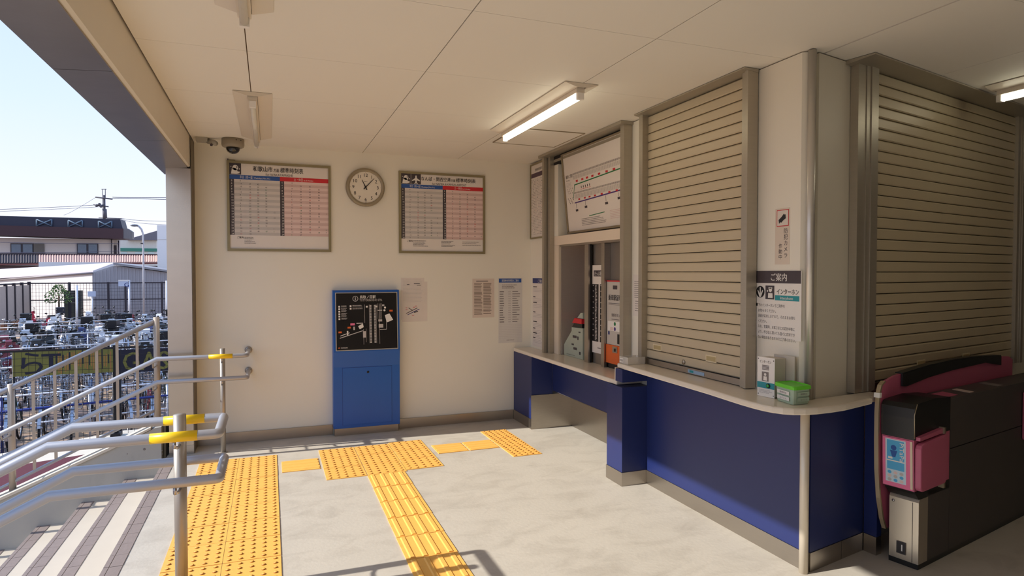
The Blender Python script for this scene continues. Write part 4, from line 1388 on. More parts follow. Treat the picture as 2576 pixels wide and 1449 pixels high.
# front print, rotated text
Sf0 = gt(-0.0535, 0.158, 0.686)
Rf = (gt(0, 0, 0)-gt(0, 1, 0)).normalized()
Uf = (gt(-0.052, 0, 0.689)-gt(-0.040, 0, 0.421)).normalized()
Nf = Rf.cross(Uf).normalized()
s_ = Sheet(Sf0+Nf*0.0015, Rf, Uf, Nf, 0.155, 0.262)
s_.rect(0.003, 0.003, 0.150, 0.262, pink_lt, 1).rect(0.016, 0.010, 0.118, 0.240, mat('ice blue print', (206, 226, 236), 0.5), 2)
s_.rect(0.024, 0.016, 0.110, 0.172, cyan_p, 3).rect(0.022, 0.122, 0.112, 0.128, white, 4).rect(0.030, 0.105, 0.052, 0.116, white, 4)
s_.circ(0.058, 0.055, 0.014, blue_p, 4).poly([(0.04, 0.07), (0.076, 0.07), (0.066, 0.105), (0.05, 0.105)], blue_p, 4)
s_.text('PiTaPa', 0.088, 0.022, 0.030, white, 4, width=0.098, rot=-math.pi/2, bold=True)
s_.rect(0.118, 0.003, 0.124, 0.24, pink_lt, 3).rect(0.138, 0.006, 0.150, 0.255, mat('trim cream', (226, 206, 180), 0.5), 2)
for i in range(3):
    for j in range(3):
        s_.circ(0.036+j*0.030, 0.188+i*0.020, 0.0085, (cyan_p, pinkp, lgrey)[(i+j) % 3], 3, 12, sx=1.2)
s_.build('front_print', gate)
pd = MB()
pad = [(-0.052, 0.448), (-0.040, 0.432), (-0.02, 0.427), (0.215, 0.430), (0.232, 0.445), (0.240, 0.47), (0.243, 0.66), (0.235, 0.683), (0.215, 0.690), (-0.02, 0.675), (-0.045, 0.668), (-0.055, 0.65)]
gprism(pad, -0.034, -0.0015, pink_pl).build('reader_pad', gate, bevel=0.008)
gprism([(-0.04, 0.688), (-0.04, 0.706), (0.20, 0.722), (0.24, 0.722), (0.24, 0.70)], -0.022, -0.001, pink_pl).build('pad_ledge', gate)
for z0 in (0.695, 0.405):
    gprism([(0.205, z0), (0.222, z0), (0.222, z0+0.034), (0.205, z0+0.034)], -0.030, -0.0015, alu).build('pad_bracket', gate)
s_ = Sheet(gt(-0.0005, 0.105, 0.125), Rf, ZU, -WD, 0.05, 0.05)
s_.rect(0.0, 0.0, 0.046, 0.064, dgrey, 2).rect(0.003, 0.003, 0.043, 0.061, black, 3).text('1', 0.015, 0.048, 0.050, white, 4, bold=True)
s_.build('number_plate', gate)
MB().lathe(gt(0.0, 0.125, 0.335), -WD, [(0.007, 0), (0.006, 0.003)], chrome, 12).build('lock', gate)
# fin with metal rim
fin_in = [(0.03, 0.16), (0.0, 0.22), (-0.035, 0.34), (-0.056, 0.50), (-0.062, 0.66), (-0.062, 0.80), (-0.055, 0.90), (-0.035, 0.945), (0.0, 0.965), (0.10, 0.985), (0.22, 0.997), (0.45, 1.012), (0.75, 1.02), (1.05, 1.018), (1.35, 1.005), (1.60, 0.985), (1.66, 0.96), (1.66, 0.16)]
gprism(fin_in, 0.172, 0.188, pink_pl).build('side_fin', gate)
rim = MB()
R_ = fin_in[:9]
for i in range(len(R_)-1):
    a, b = R_[i], R_[i+1]
    da = 0.014
    ra = [(a[0]-0.001, a[1]), (b[0]-0.001, b[1]), (b[0]-da, b[1]+(0.004 if i > 5 else 0)), (a[0]-da, a[1]+(0.004 if i > 6 else 0))]
    rim.prism([gt(s, 0.169, z) for s, z in ra], gt(0, 0.190, 0)-gt(0, 0.169, 0), mat('fin rim', (206, 188, 156), 0.32, 0.7))
rim.build('fin_rim', gate)
MB().prism([gt(-0.079, 0.163, 0.885), gt(-0.058, 0.163, 0.885), gt(-0.056, 0.163, 0.91), gt(-0.077, 0.163, 0.91)], gt(0, 0.193, 0)-gt(0, 0.163, 0), white).build('rim_clip', gate)
gprism([(0.155, 0.925), (0.155, 0.993), (0.45, 1.014), (0.75, 1.022), (1.05, 1.020), (1.35, 1.007), (1.44, 1.0), (1.44, 0.94), (1.2, 0.975), (0.75, 0.965), (0.45, 0.948), (0.2, 0.921)], 0.158, 0.1675, black_pl).build('arch_panel', gate)
gprism([(0.155, 0.9935), (0.45, 1.0145), (0.75, 1.0225), (1.05, 1.0205), (1.35, 1.0075), (1.44, 1.0), (1.44, 1.006), (1.05, 1.026), (0.75, 1.028), (0.45, 1.020), (0.155, 0.999)], 0.160, 0.200, black_pl).build('arch_top', gate)
for s0, s1, t0, t1, m in ((0.36, 0.50, 0.03, 0.12, pink_pl), (0.62, 0.68, 0.02, 0.12, mat('top label', (206, 186, 176), 0.5)), (1.0, 1.08, 0.02, 0.13, mgrey)):
    MB().prism([gt(s0, t0, 0.8625), gt(s1, t0, 0.8625), gt(s1+0.03, t1, 0.8625), gt(s0+0.03, t1, 0.8625)], (0, 0, 0.002), m).build('top_label', gate)
gprism([(1.31, 0.50), (1.60, 0.50), (1.60, 0.80), (1.31, 0.80)], -0.03, -0.001, pink_pl).build('far_reader_pad', gate, bevel=0.008)

# ================================================================== OUTSIDE
mesh_m = mat('black fence wire', (30, 28, 32), 0.5, 0.3)
mf = thing('mesh_fence', 'near black wire mesh fence on the pale kerb wall', 'fence', (-2.5, 8.3, -0.30))
w_ = MB()
x = -8.9
while x < 1.4:
    w_.box((x-0.0016, 8.3-0.0016, -0.28-0.128*max(0, -1.60-x)), (x+0.0016, 8.3+0.0016, 0.70), mesh_m)
    x += 0.062
for i in range(24):
    z = -1.01+i*0.074
    w_.box((-8.9, 8.2965, z-0.002), (1.4 if z > -0.27 else -1.65+(z+0.27)/0.128, 8.2995, z+0.002), mesh_m)
tag(w_.build('wire_mesh', mf), kind='stuff')
xp = on_y(289.5, 900, 8.3).x
for k in range(-3, 3):
    px = xp+k*2.0
    if -9 < px < 1.4:
        zb = -0.30-0.128*max(0, -1.60-px)
        MB().box((px-0.022, 8.302, zb-0.02), (px+0.022, 8.345, 0.73), mesh_m).box((px-0.05, 8.25, zb-0.02), (px+0.05, 8.37, zb+0.04), mesh_m).build('post', mf)
MB().box((-8.9, 8.292, 0.69), (1.4, 8.301, 0.712), mesh_m).build('top_rail', mf)

# banners of dark letters on olive cloth, seen through the mesh
olv = mat('banner olive yellow', (124, 122, 60), 0.8, 0, 0.25, 3.0)
olo = mat('banner ochre', (168, 118, 66), 0.8, 0, 0.25, 4.0)
nvb = mat('banner dark navy', (34, 34, 52), 0.8, 0, 0.1)
YBn = 8.62
for u0, u1, v0, v1, tx, lab, gm in ((32, 284, 884, 948, 'らT', 'long olive banner with a large dark character behind the mesh fence', olv),
                                    (300, 424, 880, 938, 'GAS', 'dark banner with olive letters behind the mesh fence by the jamb', nvb)):
    a, b = on_y(u0, v0, YBn), on_y(u1, v0, YBn)
    c = on_y(u0, v1, YBn)
    W_, H_2 = b.x-a.x, a.z-c.z
    bn = thing('banner', lab, 'banner', (a.x, YBn, c.z))
    slab(a, XR, ZU, YN, W_, H_2, 0.004, gm).build('cloth', bn)
    MB().tube([(a.x, YBn+0.01, GZ), (a.x, YBn+0.01, a.z)], 0.014, mesh_m, 6).tube([(b.x, YBn+0.01, GZ), (b.x, YBn+0.01, a.z)], 0.014, mesh_m, 6).build('stake', bn)
    s_ = Sheet(a+Vector((0, -0.0045, 0)), XR, ZU, YN, W_, H_2)
    if tx == 'らT':
        s_.text('ら', 0.02*W_, H_2*0.90, H_2*1.05, nvb, 2, bold=True)
        s_.text('T', 0.27*W_, H_2*0.90, H_2*1.1, nvb, 2, bold=True)
        for i in range(26):
            xx = W_*(0.42+0.022*i)
            s_.rect(xx, H_2*RND.uniform(0, 0.3), xx+W_*0.012, H_2*RND.uniform(0.6, 1.0), olo if i % 3 else nvb, 1)
    else:
        s_.text(tx, 0.04*W_, H_2*0.92, H_2*1.15, olv, 2, width=W_*0.92, bold=True)
    s_.build('print', bn)

# ---- bicycle racks, rows turned by 15 degrees
A15 = math.radians(15)
PD = Vector((math.cos(A15), math.sin(A15), 0))
PN = Vector((-math.sin(A15), math.cos(A15), 0))
rk_w = mat('rack white pipe', (226, 226, 230), 0.35, 0.3)
rk_b = mat('rack blue pipe', (34, 52, 130), 0.4, 0.2)


def row_base(y):
    return Vector((-0.23*y, y, GZ))


def xr(y):
    return -0.36*y, -0.115*y


rows = [14.6, 16.7, 18.8, 21.0, 23.2, 25.4, 27.6, 29.8, 32.0, 34.4, 37.0]
for i, y in enumerate(rows):
    c = row_base(y)-PN*0.75
    hw = 0.135*y+0.6
    names = ('bicycle_rack', 'long pipe bicycle rack with white rails in the %s row of the bicycle park' %
             ('first', 'second', 'third', 'fourth', 'fifth', 'sixth', 'seventh', 'eighth', 'ninth', 'tenth', 'eleventh')[i])
    if i not in (0, 2, 4, 6, 8, 9):
        continue
    r = thing(names[0], names[1], 'bicycle rack', c, 0, 'pipe racks of the bicycle park')
    for z, m, rad in ((1.02, rk_w, 0.019), (0.50, rk_w, 0.017), (0.76, rk_b, 0.024)):
        if (i > 0 and z == 0.50) or (i not in (0, 4) and m is rk_b):
            continue
        MB().tube([c-PD*hw+Vector((0, 0, z)), c+PD*hw+Vector((0, 0, z))], rad, m, 6).build('rail', r)
    n = 4 if i == 0 else 2
    for k in range(n+1):
        p = c-PD*hw+PD*(2*hw*k/n)
        MB().tube([p, p+Vector((0, 0, 1.03))], 0.020, rk_b if (i == 0 and k == 1) else rk_w, 6).build('post', r)


# ---- bicycles
def wheel_mb(m=rubber, R=0.325, tr=0.020):
    b = MB()
    b.tube([(R*math.cos(2*math.pi*k/18), 0, R*math.sin(2*math.pi*k/18)) for k in range(18)], tr, m, 6, closed=True)
    b.tube([((R-0.028)*math.cos(2*math.pi*k/18), 0, (R-0.028)*math.sin(2*math.pi*k/18)) for k in range(18)], 0.010, chrome, 4, closed=True)
    for k in range(10):
        a = 2*math.pi*k/10
        b.tube([(0, 0, 0), ((R-0.03)*math.cos(a), 0, (R-0.03)*math.sin(a))], 0.0022, chrome, 3, cap=False)
    b.tube([(0, -0.035, 0), (0, 0.035, 0)], 0.02, chrome, 8)
    return b


def make_bike(cname, cm, basket_m, child=False):
    t = thing('bicycle', '', 'bicycle', (0, 0, 0))
    R = 0.335
    for xx, nm in ((0.55, 'front_wheel'), (-0.52, 'rear_wheel')):
        w = wheel_mb()
        w.v = [(p[0]+xx, p[1], p[2]+R) for p in w.v]
        w.build(nm, t, W=False)
    f = MB()
    bb_, seat, head, hd2 = (-0.08, 0, 0.29), (-0.23, 0, 0.74), (0.36, 0, 0.82), (0.41, 0, 0.62)
    for a, b, r in ((bb_, seat, 0.016), (bb_, hd2, 0.018), ((-0.16, 0, 0.50), hd2, 0.016), (head, hd2, 0.019)):
        f.tube([a, b], r, cm, 6)
    for sg in (-1, 1):
        f.tube([bb_, (-0.52, sg*0.05, R)], 0.009, cm, 5)
        f.tube([(-0.22, 0, 0.70), (-0.52, sg*0.05, R)], 0.008, cm, 5)
        f.tube([hd2, (0.46, sg*0.045, 0.55), (0.55, sg*0.05, R)], 0.011, cm, 5)
    f.build('frame', t, W=False)
    for xx, a0, a1, nm in ((0.55, 10, 150, 'front_mudguard'), (-0.52, 30, 190, 'rear_mudguard')):
        pts = [(xx+0.37*math.cos(math.radians(a0+(a1-a0)*k/8)), R+0.37*math.sin(math.radians(a0+(a1-a0)*k/8))) for k in range(9)]
        g = MB()
        vs = [(px, s*0.025, pz) for px, pz in pts for s in (-1, 1)]
        g.add(vs, [(2*k, 2*k+1, 2*k+3, 2*k+2) for k in range(8)], chrome, True)
        g.build(nm, t, W=False)
    h = MB().tube([(0.36, 0, 0.80), (0.33, 0, 0.98)], 0.012, chrome, 6)
    h.tube([(0.10, -0.27, 0.99), (0.26, -0.24, 1.02), (0.34, -0.08, 0.98), (0.34, 0.08, 0.98), (0.26, 0.24, 1.02), (0.10, 0.27, 0.99)], 0.011, chrome, 6)
    for sg in (-1, 1):
        h.tube([(0.10, sg*0.27, 0.99), (0.0, sg*0.28, 0.985)], 0.016, black_pl, 6)
    h.build('handlebar', t, W=False)
    s = MB().prism([(-0.38, -0.09, 0.84), (-0.38, 0.09, 0.84), (-0.22, 0.05, 0.84), (-0.10, 0.02, 0.84), (-0.10, -0.02, 0.84), (-0.22, -0.05, 0.84)], (0, 0, 0.045), black_pl)
    s.tube([(-0.23, 0, 0.72), (-0.25, 0, 0.85)], 0.013, chrome, 6)
    s.build('saddle', t, W=False)
    if basket_m:
        k = MB()
        x0, x1, z0, z1 = 0.46, 0.74, 0.72, 0.95
        for z in (z0, z0+0.08, z0+0.16, z1):
            e = 0.02*(z-z0)/0.23
            k.tube([(x0, -0.15-e, z), (x1+e, -0.15-e, z), (x1+e, 0.15+e, z), (x0, 0.15+e, z)], 0.006, basket_m, 4, closed=True, smooth=False)
        for a in range(6):
            yy = -0.15+0.06*a
            k.box((x0+0.0, yy-0.003, z0), (x0+0.006, yy+0.003, z1), basket_m).box((x1, yy-0.003, z0), (x1+0.012, yy+0.003, z1), basket_m)
            xx = x0+0.05*a
            k.box((xx, -0.16, z0), (xx+0.006, -0.152, z1), basket_m).box((xx, 0.152, z0), (xx+0.006, 0.16, z1), basket_m)
            k.box((x0, yy-0.003, z0-0.003), (x1, yy+0.003, z0+0.003), basket_m)
        k.build('basket', t, W=False)
    r = MB()
    for yy in (-0.06, 0.0, 0.06):
        r.tube([(-0.30, yy, 0.76), (-0.72, yy, 0.76)], 0.006, chrome, 4)
    r.tube([(-0.66, 0.06, 0.76), (-0.52, 0.06, R)], 0.005, chrome, 4)
    r.tube([(-0.66, -0.06, 0.76), (-0.52, -0.06, R)], 0.005, chrome, 4)
    r.build('rear_carrier', t, W=False)
    st_ = MB().tube([(-0.50, 0.06, 0.30), (-0.62, 0.12, 0.012)], 0.010, chrome, 5).tube([(-0.50, -0.06, 0.30), (-0.62, -0.12, 0.012)], 0.010, chrome, 5)
    st_.build('stand', t, W=False)
    c = MB().tube([(-0.08, 0.04, 0.29), (-0.08, 0.05, 0.12)], 0.008, chrome, 5).tube([(-0.08, -0.04, 0.29), (-0.08, -0.05, 0.46)], 0.008, chrome, 5)
    c.box((-0.12, 0.05, 0.105), (-0.04, 0.13, 0.125), black_pl).box((-0.12, -0.13, 0.455), (-0.04, -0.05, 0.475), black_pl)
    c.lathe((-0.08, 0.03, 0.29), (0, 1, 0), [(0.085, 0), (0.085, 0.006)], chrome, 14)
    c.build('cranks', t, W=False)
    return t




bk = [('black', mat('bike black', (30, 30, 36), 0.3, 0.2), chrome), ('silver', mat('bike silver', (190, 194, 200), 0.3, 0.7), chrome),
      ('navy', mat('bike navy', (34, 48, 110), 0.3, 0.2), black_pl), ('white', mat('bike white', (228, 228, 230), 0.3), chrome),
      ('wine red', mat('bike wine', (120, 34, 48), 0.3), black_pl), ('dark green', mat('bike green', (36, 62, 56), 0.3), None),
      ('light blue', mat('bike light blue', (84, 112, 156), 0.3), chrome)]
# ---- scooters
def make_scooter(label, body, box=None, seatm=black_pl):
    t = thing('scooter', label, 'scooter', (0, 0, 0))
    for xx, nm in ((0.60, 'front_wheel'), (-0.58, 'rear_wheel')):
        b = MB()
        b.tube([(xx+0.19*math.cos(2*math.pi*k/16), 0, 0.245+0.19*math.sin(2*math.pi*k/16)) for k in range(16)], 0.05, rubber, 6, closed=True)
        b.tube([(xx, -0.04, 0.245), (xx, 0.04, 0.245)], 0.12, chrome, 12)
        b.build(nm, t, W=False)
    MB().prism([(-0.80, -0.14, 0.55), (-0.72, -0.14, 0.72), (-0.20, -0.14, 0.68), (-0.08, -0.14, 0.34), (0.28, -0.14, 0.28), (0.26, -0.14, 0.20), (-0.35, -0.14, 0.22), (-0.55, -0.14, 0.42)], (0, 0.28, 0), body).build('body', t, W=False, bevel=0.03)
    MB().prism([(0.26, -0.20, 0.30), (0.42, -0.18, 0.90), (0.50, -0.16, 0.92), (0.58, -0.12, 0.60), (0.50, -0.16, 0.36)], (0, 0.38, 0), body).build('front_shield', t, W=False, bevel=0.03)
    MB().prism([(0.42, -0.07, 0.42), (0.62, -0.07, 0.50), (0.80, -0.07, 0.36), (0.74, -0.07, 0.34), (0.60, -0.07, 0.43)], (0, 0.14, 0), body).build('front_mudguard', t, W=False)
    MB().prism([(-0.78, -0.13, 0.725), (-0.72, -0.13, 0.80), (-0.25, -0.13, 0.78), (-0.18, -0.13, 0.70)], (0, 0.26, 0), seatm).build('seat', t, W=False, bevel=0.02)
    h = MB().tube([(0.36, -0.30, 1.0), (0.44, -0.12, 1.0), (0.44, 0.12, 1.0), (0.36, 0.30, 1.0)], 0.018, black_pl, 6)
    h.prism([(0.36, -0.12, 0.90), (0.40, -0.12, 1.06), (0.52, -0.12, 1.02), (0.54, -0.12, 0.90)], (0, 0.24, 0), body)
    h.build('handlebar', t, W=False)
    for sg in (-1, 1):
        h = MB()
        h.tube([(0.40, sg*0.18, 1.0), (0.38, sg*0.28, 1.18)], 0.007, black_pl, 5).ball((0.38, sg*0.30, 1.22), 0.06, black_pl, 8, (0.3, 1, 0.65))
        h.build('mirror', t, W=False)
    MB().ball((0.535, 0, 0.86), 0.07, chrome, 8, (0.5, 1, 0.8)).build('headlamp', t, W=False)
    if box:
        MB().box((-1.02, -0.22, 0.86), (-0.60, 0.22, 1.22), box).build('top_case', t, W=False, bevel=0.03)
        MB().box((-0.95, -0.10, 0.80), (-0.62, 0.10, 0.86), black_pl).build('rack', t, W=False)
    return t


wht = mat('scooter white', (232, 232, 234), 0.25)
sil = mat('scooter silver', (170, 176, 186), 0.3, 0.5)
rd = mat('scooter red', (206, 40, 70), 0.3)
blk = mat('scooter black', (26, 26, 30), 0.25)
nvy = mat('scooter navy', (36, 48, 100), 0.3)
bxb = mat('top case black', (30, 30, 46), 0.5)

protos = [make_bike(a, b, c) for a, b, c in bk]
sc_cols = [('black', blk, None), ('white', wht, None), ('silver', sil, blk), ('navy', nvy, None), ('dark red', mat('scooter maroon', (120, 30, 44), 0.3), None)]
sprot = [make_scooter('', b, c) for a, b, c in sc_cols]
sused = [False]*5
used = [False]*len(protos)
pick = [0, 0, 0, 0, 1, 2, 2, 2, 3, 4, 5, 5, 6, 0]
ords = ('first', 'second', 'third', 'fourth', 'fifth', 'sixth', 'seventh', 'eighth', 'ninth', 'tenth', 'eleventh')
for i, y in enumerate(rows):
    c = row_base(y)
    hw = 0.128*y
    s_pos = -hw-0.2
    rowb = []
    while s_pos < hw+0.3:
        k = RND.choice(pick)
        flip = RND.random() < 0.25
        p = c+PD*s_pos+PN*RND.uniform(-0.14, 0.14)
        gap = RND.uniform(0.40, 0.54)
        if i >= 7 and RND.random() < 0.25:
            s_pos += gap+0.25
            continue
        if i >= 4 and RND.random() < 0.36:
            k = RND.choice((0, 0, 1, 1, 2, 3, 4))
            o = sprot[k] if not sused[k] else copy_tree(sprot[k])
            sused[k] = True
            o.location = c+PD*(s_pos+0.12)+PN*RND.uniform(-0.1, 0.1)
            o.rotation_euler = (0, 0, A15+(math.pi/2 if flip else -math.pi/2)+RND.uniform(-0.15, 0.15))
            rowb.append((o, k+100))
            s_pos += 0.78
            continue
        o = protos[k] if not used[k] else copy_tree(protos[k])
        used[k] = True
        o.location = p
        o.rotation_euler = (RND.uniform(-0.05, 0.05), 0, A15+(math.pi/2 if flip else -math.pi/2)+RND.uniform(-0.10, 0.10))
        rowb.append((o, k))
        s_pos += gap
    cnt = {}
    tot = {}
    for o, k in rowb:
        tot[k] = tot.get(k, 0)+1
    for o, k in rowb:
        cnt[k] = cnt.get(k, 0)+1
        which = 'only' if tot[k] == 1 else (ords[cnt[k]-1] if cnt[k] < tot[k] else 'rightmost')
        nm_ = bk[k][0]+' bicycle' if k < 100 else sc_cols[k-100][0]+' scooter'
        tag(o, '%s %s%s in the %s row of the bicycle park' % (which, nm_, ' from the left' if which not in ('only', 'rightmost') else '', ords[i]),
            'bicycle' if k < 100 else 'scooter', 'bicycles in the bicycle park' if k < 100 else 'scooters in the bicycle park')


sc_list = [('red scooter with a black case at the far left of the bicycle park', rd, bxb, 108, 800, 43, 200),
           ('white scooter beside the white sign in the far middle of the bicycle park', wht, None, 226, 800, 42, 275),
           ('maroon scooter with a large dark navy top case at the back right', mat('scooter maroon', (120, 30, 44), 0.3), bxb, 322, 818, 37, 80),
           ('black scooter with round mirrors near the far fence', blk, None, 282, 797, 43, 255),
           ('white scooter close to the jamb on the right of the bicycle park', wht, blk, 412, 812, 38, 250),
           ('silver scooter with a dark seat on the right near the far fence', sil, None, 372, 815, 38, 262),
           ('pale blue silver scooter under a grey sheet left of the white pole', sil, None, 170, 812, 40, 225),
           ('navy scooter behind the end post of the balustrade', nvy, None, 395, 838, 33, 245),
           ('black scooter in front of the maroon one with the top case', blk, None, 300, 838, 33, 280),
           ('white scooter standing alone among bicycles left of the middle', wht, None, 150, 845, 31, 240),
           ('black scooter near the left earth slope', blk, None, 60, 850, 32, 215),
           ('white and black scooter between two bicycle rows in the middle', wht, blk, 262, 858, 30, 260)]
for lab, bm_, bx_, u_, v_, y_, rz in sc_list:
    t = make_scooter(lab, bm_, bx_)
    p = on_y(u_, v_, y_)
    t.location = (p.x, p.y, GZ)
    t.rotation_euler = (0, 0, math.radians(rz))

# ---- far fence, panels, signs
YF = 48.0
dkf = mat('far fence dark', (50, 44, 52), 0.6)
ff = thing('mesh_fence', 'far dark mesh fence along the back of the bicycle park', 'fence', (on_y(250, 780, YF).x, YF, GZ))
xl, xr_ = on_y(73, 700, YF).x, on_y(445, 700, YF).x
zt = on_y(250, 712, YF).z
zm = on_y(250, 754, YF).z
for z, w in ((zt, 0.04), (zm, 0.03), (GZ+0.10, 0.05)):
    MB().box((xl, YF, z-w), (xr_, YF+0.05, z+w), dkf).build('rail', ff)
for u_ in (73, 174, 272, 315, 407):
    px = on_y(u_, 700, YF).x
    MB().box((px-0.06, YF-0.03, GZ), (px+0.06, YF+0.06, zt+0.06), dkf).build('post', ff)
w_ = MB()
x = xl
while x < xr_:
    w_.box((x-0.007, YF+0.01, GZ), (x+0.007, YF+0.02, zt), dkf)
    x += 0.17
z = GZ+0.2
while z < zt:
    w_.box((xl, YF+0.01, z-0.006), (xr_, YF+0.02, z+0.006), dkf)
    z += 0.22
tag(w_.build('wire_mesh', ff), kind='stuff')
pf = thing('panel_fence', 'dark framed fence with tan panels on the left of the bicycle park', 'fence', (xl, YF, GZ))
A_, B_ = Vector((xl, YF, 0)), Vector((on_y(-60, 700, 40).x, 40, 0))
tanp = mat('tan fence panel', (196, 178, 166), 0.7, 0, 0.08)
dv = (B_-A_)/6
for k in range(7):
    p = A_+dv*k
    MB().box((p.x-0.08, p.y-0.06, GZ), (p.x+0.08, p.y+0.06, zt+0.1-0.02*k), dkf).build('post', pf)
    if k < 6:
        q = p+dv
        MB().prism([(p.x, p.y, GZ+0.35), (q.x, q.y, GZ+0.35), (q.x, q.y, zt-0.1), (p.x, p.y, zt-0.1)], (0.03, 0.03, 0), tanp).build('panel', pf)
for z in (zt, zm-0.15):
    MB().tube([(A_.x-0.04, A_.y-0.05, z), (B_.x-0.04, B_.y-0.05, z)], 0.05, dkf, 5).build('rail', pf)
eb = mat('orange earth', (176, 116, 78), 0.9, 0, 0.12, 2.0)
one(MB().prism([(A_.x+0.2, A_.y, GZ), (B_.x+0.4, B_.y, GZ), (B_.x-2, B_.y, GZ), (A_.x-2, A_.y, GZ)], (0, 0, 0.35), eb), 'earth_bank', 'low bank of orange earth under the tan panel fence', 'bank')


def pole(name, lab, cat, u, v0, v1, y, r, m):
    a, b = on_y(u, v0, y), on_y(u, v1, y)
    t = thing(name, lab, cat, (b.x, y, GZ))
    MB().tube([(b.x, y, GZ), (a.x, y, a.z)], r, m, 8).build('pole', t)
    return t


t = pole('sign_post', 'white sign post with a flag shaped board marked G', 'sign', 325, 705, 800, 42, 0.05, rk_w)
a, b = on_y(298, 706, 41.95), on_y(323, 720, 41.95)
MB().box((a.x, 41.9, b.z), (b.x, 41.98, a.z), mat('sign pale blue', (196, 206, 226), 0.5)).build('board', t)
MB().box((a.x, 41.89, a.z-0.03), (b.x+0.05, 41.99, a.z+0.04), white).build('top_bar', t)
s_ = Sheet((a.x, 41.895, a.z), XR, ZU, YN, b.x-a.x, a.z-b.z)
s_.text('G', (b.x-a.x)*0.55, 0.36, 0.36, navy_p, 2, bold=True)
s_.build('print', t)
t = pole('sign_post', 'short post with a pale blank board near the white scooter', 'sign', 232, 734, 800, 43, 0.04, rk_w)
a, b = on_y(221, 733, 42.95), on_y(241, 746, 42.95)
MB().box((a.x, 42.9, b.z), (b.x, 42.98, a.z), mat('sign pale blue', (196, 206, 226))).build('board', t)
pole('white_pole', 'white pole standing in the middle of the far bicycle rows', 'pole', 193, 718, 800, 38, 0.055, rk_w)
pole('white_pole', 'white pole beside the jamb at the far right of the bicycle park', 'pole', 419, 706, 800, 40, 0.055, rk_w)
t = thing('street_lamp', 'tall street lamp with a curved arm before the grey shed', 'street lamp', (on_y(360, 785, 46).x, 46, GZ))
pts = [on_y(u_, v_, 46) for u_, v_ in ((361, 700), (360.5, 620), (359.5, 588), (356, 577), (350, 570), (343, 567))]
pts = [Vector((on_y(362, 785, 46).x, 46, GZ))]+pts
MB().tube(pts, 0.055, mat('lamp pole grey', (190, 190, 196), 0.4, 0.5), 8).build('pole', t)
hd = on_y(338, 567, 46)
MB().ball(hd, 0.24, mat('lamp head', (120, 124, 134), 0.4), 10, (1.0, 0.6, 0.32)).build('lamp_head', t)
MB().box((on_y(354, 612, 45.9).x, 45.85, on_y(354, 614, 46).z), (on_y(359, 610, 45.9).x, 45.95, on_y(354, 611, 46).z), dgrey).build('junction_box', t)
t = thing('shrub', 'small green bushy tree before the white shed wall', 'shrub', (on_y(148, 780, 47).x, 47, GZ))
leafm = mat('shrub leaves', (92, 118, 66), 0.8, 0, 0.2)
lf = MB()
c_ = on_y(148, 742, 47)
for i in range(420):
    th, ph_ = RND.uniform(0, 6.28), RND.uniform(-1, 1)
    rr = RND.uniform(0.5, 1.0)
    h_ = RND.uniform(-0.8, 1.0)
    wdt = 0.75*(1-max(0, h_)*0.75)
    p = Vector((c_.x+wdt*rr*math.cos(th), 47+0.5*rr*math.sin(th), c_.z+h_*0.62))
    d1_ = Vector((RND.uniform(-1, 1), RND.uniform(-1, 1), RND.uniform(-1, 1)))*0.07
    d2_ = Vector((RND.uniform(-1, 1), RND.uniform(-1, 1), RND.uniform(-1, 1)))*0.05
    lf.add([p-d1_, p+d2_, p+d1_, p-d2_], [(0, 1, 2, 3)], leafm)
tag(lf.build('foliage', t), kind='stuff')
MB().tube([(c_.x, 47, GZ), (c_.x, 47, c_.z)], 0.05, mat('bark', (90, 70, 56), 0.9), 6).build('trunk', t)
p0, p1 = on_y(163, 731, 49.5), on_y(205, 760, 49.5)
t = thing('cabinet', 'dark slatted outdoor cabinet against the white shed wall', 'cabinet', ((p0.x+p1.x)/2, 49.5, GZ))
MB().box((p0.x, 49.3, GZ), (p1.x, 49.9, p0.z), mat('cabinet dark', (74, 74, 66), 0.6)).build('body', t)
for k in range(5):
    MB().box((p0.x+0.1, 49.27, p0.z-0.15-0.17*k), (p1.x-0.1, 49.30, p0.z-0.10-0.17*k), mgrey).build('slat', t)

# ---- buildings
def bw_box(mb, u0, v0, u1, v1, y, dep, m):
    a, b = on_y(u0, v0, y), on_y(u1, v1, y)
    return mb.box((a.x, y, b.z), (b.x, y+dep, a.z), m)


shed_g = mat('corrugated grey steel', (168, 166, 172), 0.55, 0.1, 0.03)
shed_w = mat('bright shed wall', (232, 222, 216), 0.6, 0, 0.03)
shed_r = mat('shed roof pale', (222, 212, 214), 0.5, 0, 0.03)
YS = 51.0
sd = thing('shed', 'low pale shed with grey corrugated gable behind the far fence', 'building', (on_y(320, 780, YS).x, YS, GZ))
g0, g1, g2 = on_y(232, 686, YS), on_y(287, 668, YS), on_y(424, 688, YS)
gx = on_y(440, 700, YS).x
MB().prism([(g0.x, YS, GZ), (g0.x, YS, g0.z), (g1.x, YS, g1.z), (gx, YS, g2.z), (gx, YS, GZ)], (0, 8.0, 0), shed_g).build('gable_wall', sd)
rb_ = MB()
x = g0.x+0.1
while x < gx:
    zt_ = g0.z+(g1.z-g0.z)*(x-g0.x)/(g1.x-g0.x) if x < g1.x else g1.z+(g2.z-g1.z)*(x-g1.x)/(gx-g1.x)
    rb_.box((x, YS-0.04, GZ), (x+0.07, YS, zt_-0.06), shed_g)
    x += 0.22
tag(rb_.build('corrugation', sd), kind='stuff')
l0, l1 = on_y(-70, 708, 58.0), on_y(232, 686, YS-0.02)
MB().prism([(l0.x, 58.0, GZ), (l1.x, l1.y, GZ), (l1.x, l1.y, l1.z-0.05), (l0.x, 58.0, l0.z)], (0.05, 0.15, 0), shed_w).build('side_wall', sd)
r0, r1 = on_y(-70, 705, 57.6), on_y(234, 684.5, YS-0.1)
